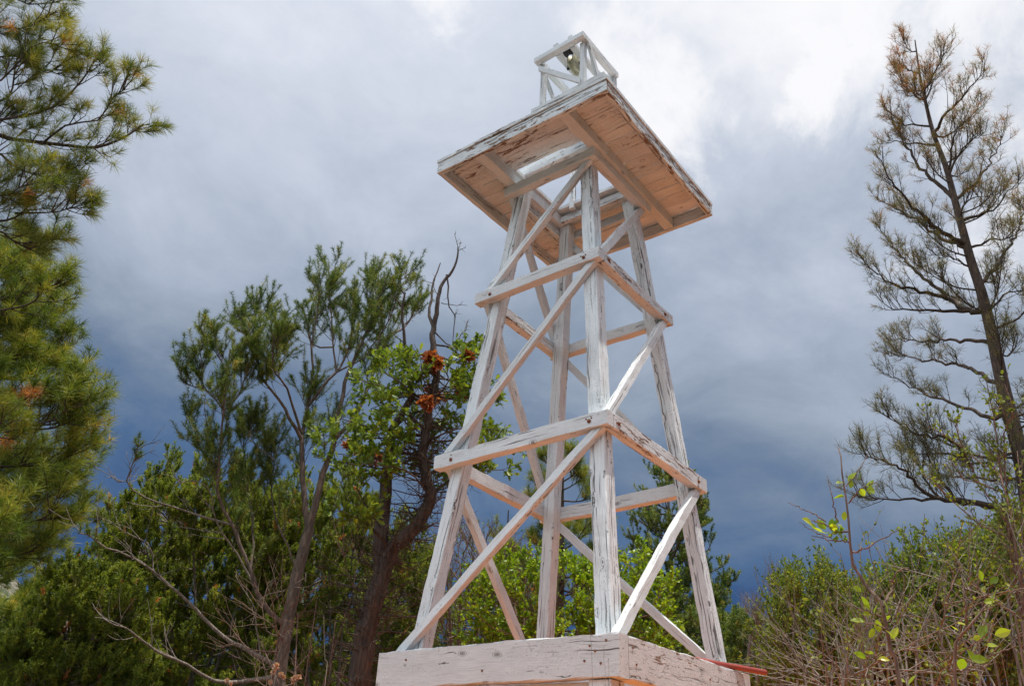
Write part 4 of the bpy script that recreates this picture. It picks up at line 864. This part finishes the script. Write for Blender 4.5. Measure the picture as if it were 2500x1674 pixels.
# ---- grass and dry flower stalks close to the camera
def grass():
    lv = Leaves(); n = 2600; a = rng.uniform(0, 6.28, n); rr = rng.uniform(1.2, 7.0, n); x = CAM[0] + .776 * 0 + rr * np.cos(a); y = CAM[1] + rr * np.sin(a)
    P = np.stack([x, y, gz(x, y)], -1); keep = (np.hypot(x, y) > 1.3); P = P[keep]; n = len(P); P = np.repeat(P, 5, 0) + rng.normal(scale=.03, size=(n * 5, 3)) * [1, 1, 0]; D = rng.normal(scale=.35, size=P.shape); D[:, 2] = 1
    lv.needles(P, D, rng.uniform(.12, .34, len(P)), .006, rng.random(len(P)))
    o = link('dry_grass', lv.mesh('dry_grass'), F_GRASS); props(o, 'thin grass on the red dirt around the tower', 'grass', kind='stuff')
grass()
def tuft_grass():
    for (px, lab) in ((478, 'bright green grass tuft at the bottom edge left of the dried flowers'), (560, 'green grass blades at the bottom edge beside the dried flower heads')):
        q = pix(px, 1674, 3.4); b = np.array([q[0], q[1], float(gz(q[0], q[1]))]); H = q[2] - b[2]; lv = Leaves(); k = 40
        P = b + rng.normal(scale=.03, size=(k, 3)) * [1, 1, 0]; D = rng.normal(scale=.07, size=(k, 3)); D[:, 2] = 1; lv.needles(P, D, (H + rng.uniform(-.12, .055, k)), .006, rng.random(k) * .5)
        o = link('grass_tuft', lv.mesh('grass_tuft'), F_GRASS); props(o, lab, 'grass')
tuft_grass()
def stalk(pts, r, label, heads=(), rad=.0022, name='dry_stalk', mat=BK_TWIG):
    p = Plant(); P = [pix(x, y, r) for x, y in pts]; b = np.array([P[0][0], P[0][1], float(gz(P[0][0], P[0][1]))]); p.limb([b] + P, rad, rad * .45, n=20, sides=5)
    lv = Leaves()
    for hx, hy, hr in heads:
        c = pix(hx, hy, r); k = 70; d = nrm(rng.normal(size=(k, 3)) + [0, 0, .4]); lv.needles(c + d * hr * .2, d, hr * rng.uniform(.35, .75, k), hr * .30, rng.random(k)); p.limb([P[-1] * .5 + P[0] * .5, c], rad * .7, rad * .5, n=5, sides=4)
    finish(name, label, 'plant', b, p, [('flower_head', lv, F_DRY)], mat, trunk='stem')
stalk([(665, 1674), (671, 1640)], 3.3, 'dried plant with the tallest clump of beige flower heads at the bottom edge', ((671, 1626, .020), (664, 1640, .014)), name='dried_flower')
stalk([(688, 1674), (685, 1645)], 3.35, 'thin dried flower with two small heads beside the tallest clump', ((683, 1645, .014), (689, 1652, .012)), name='dried_flower')
stalk([(722, 1674), (720, 1655)], 3.4, 'branching dried flower cluster just left of the oak trunk foot', ((714, 1655, .016), (726, 1652, .016), (712, 1664, .010)), name='dried_flower')
stalk([(655, 1674), (656, 1662)], 3.3, 'lowest dried flower head touching the bottom edge', ((657, 1664, .013),), name='dried_flower')
stalk([(552, 1674), (556, 1655)], 3.3, 'reddish dried flower left of the grass blades at the bottom edge', ((551, 1660, .012), (560, 1668, .010)), name='dried_flower')
stalk([(655, 1674), (668, 1620), (685, 1570)], 3.2, 'tall bare dry stalk leaning right above the dried flowers', rad=.0016)
stalk([(790, 1674), (789, 1600), (787, 1500)], 3.6, 'straight pale dry stem rising left of the shaggy oak trunk', rad=.0028)
stalk([(1443, 1674), (1441, 1600), (1439, 1540), (1434, 1525)], 2.9, 'long dry grass stalk rising in front of the front base beam', rad=.0013)
stalk([(1475, 1674), (1472, 1640), (1471, 1575)], 2.9, 'short dark dry stalk in front of the base beam near its corner', rad=.0013)
stalk([(1485, 1674), (1480, 1640), (1478, 1615)], 2.9, 'bent tan grass stem crossing the underside of the base beam', rad=.0015)
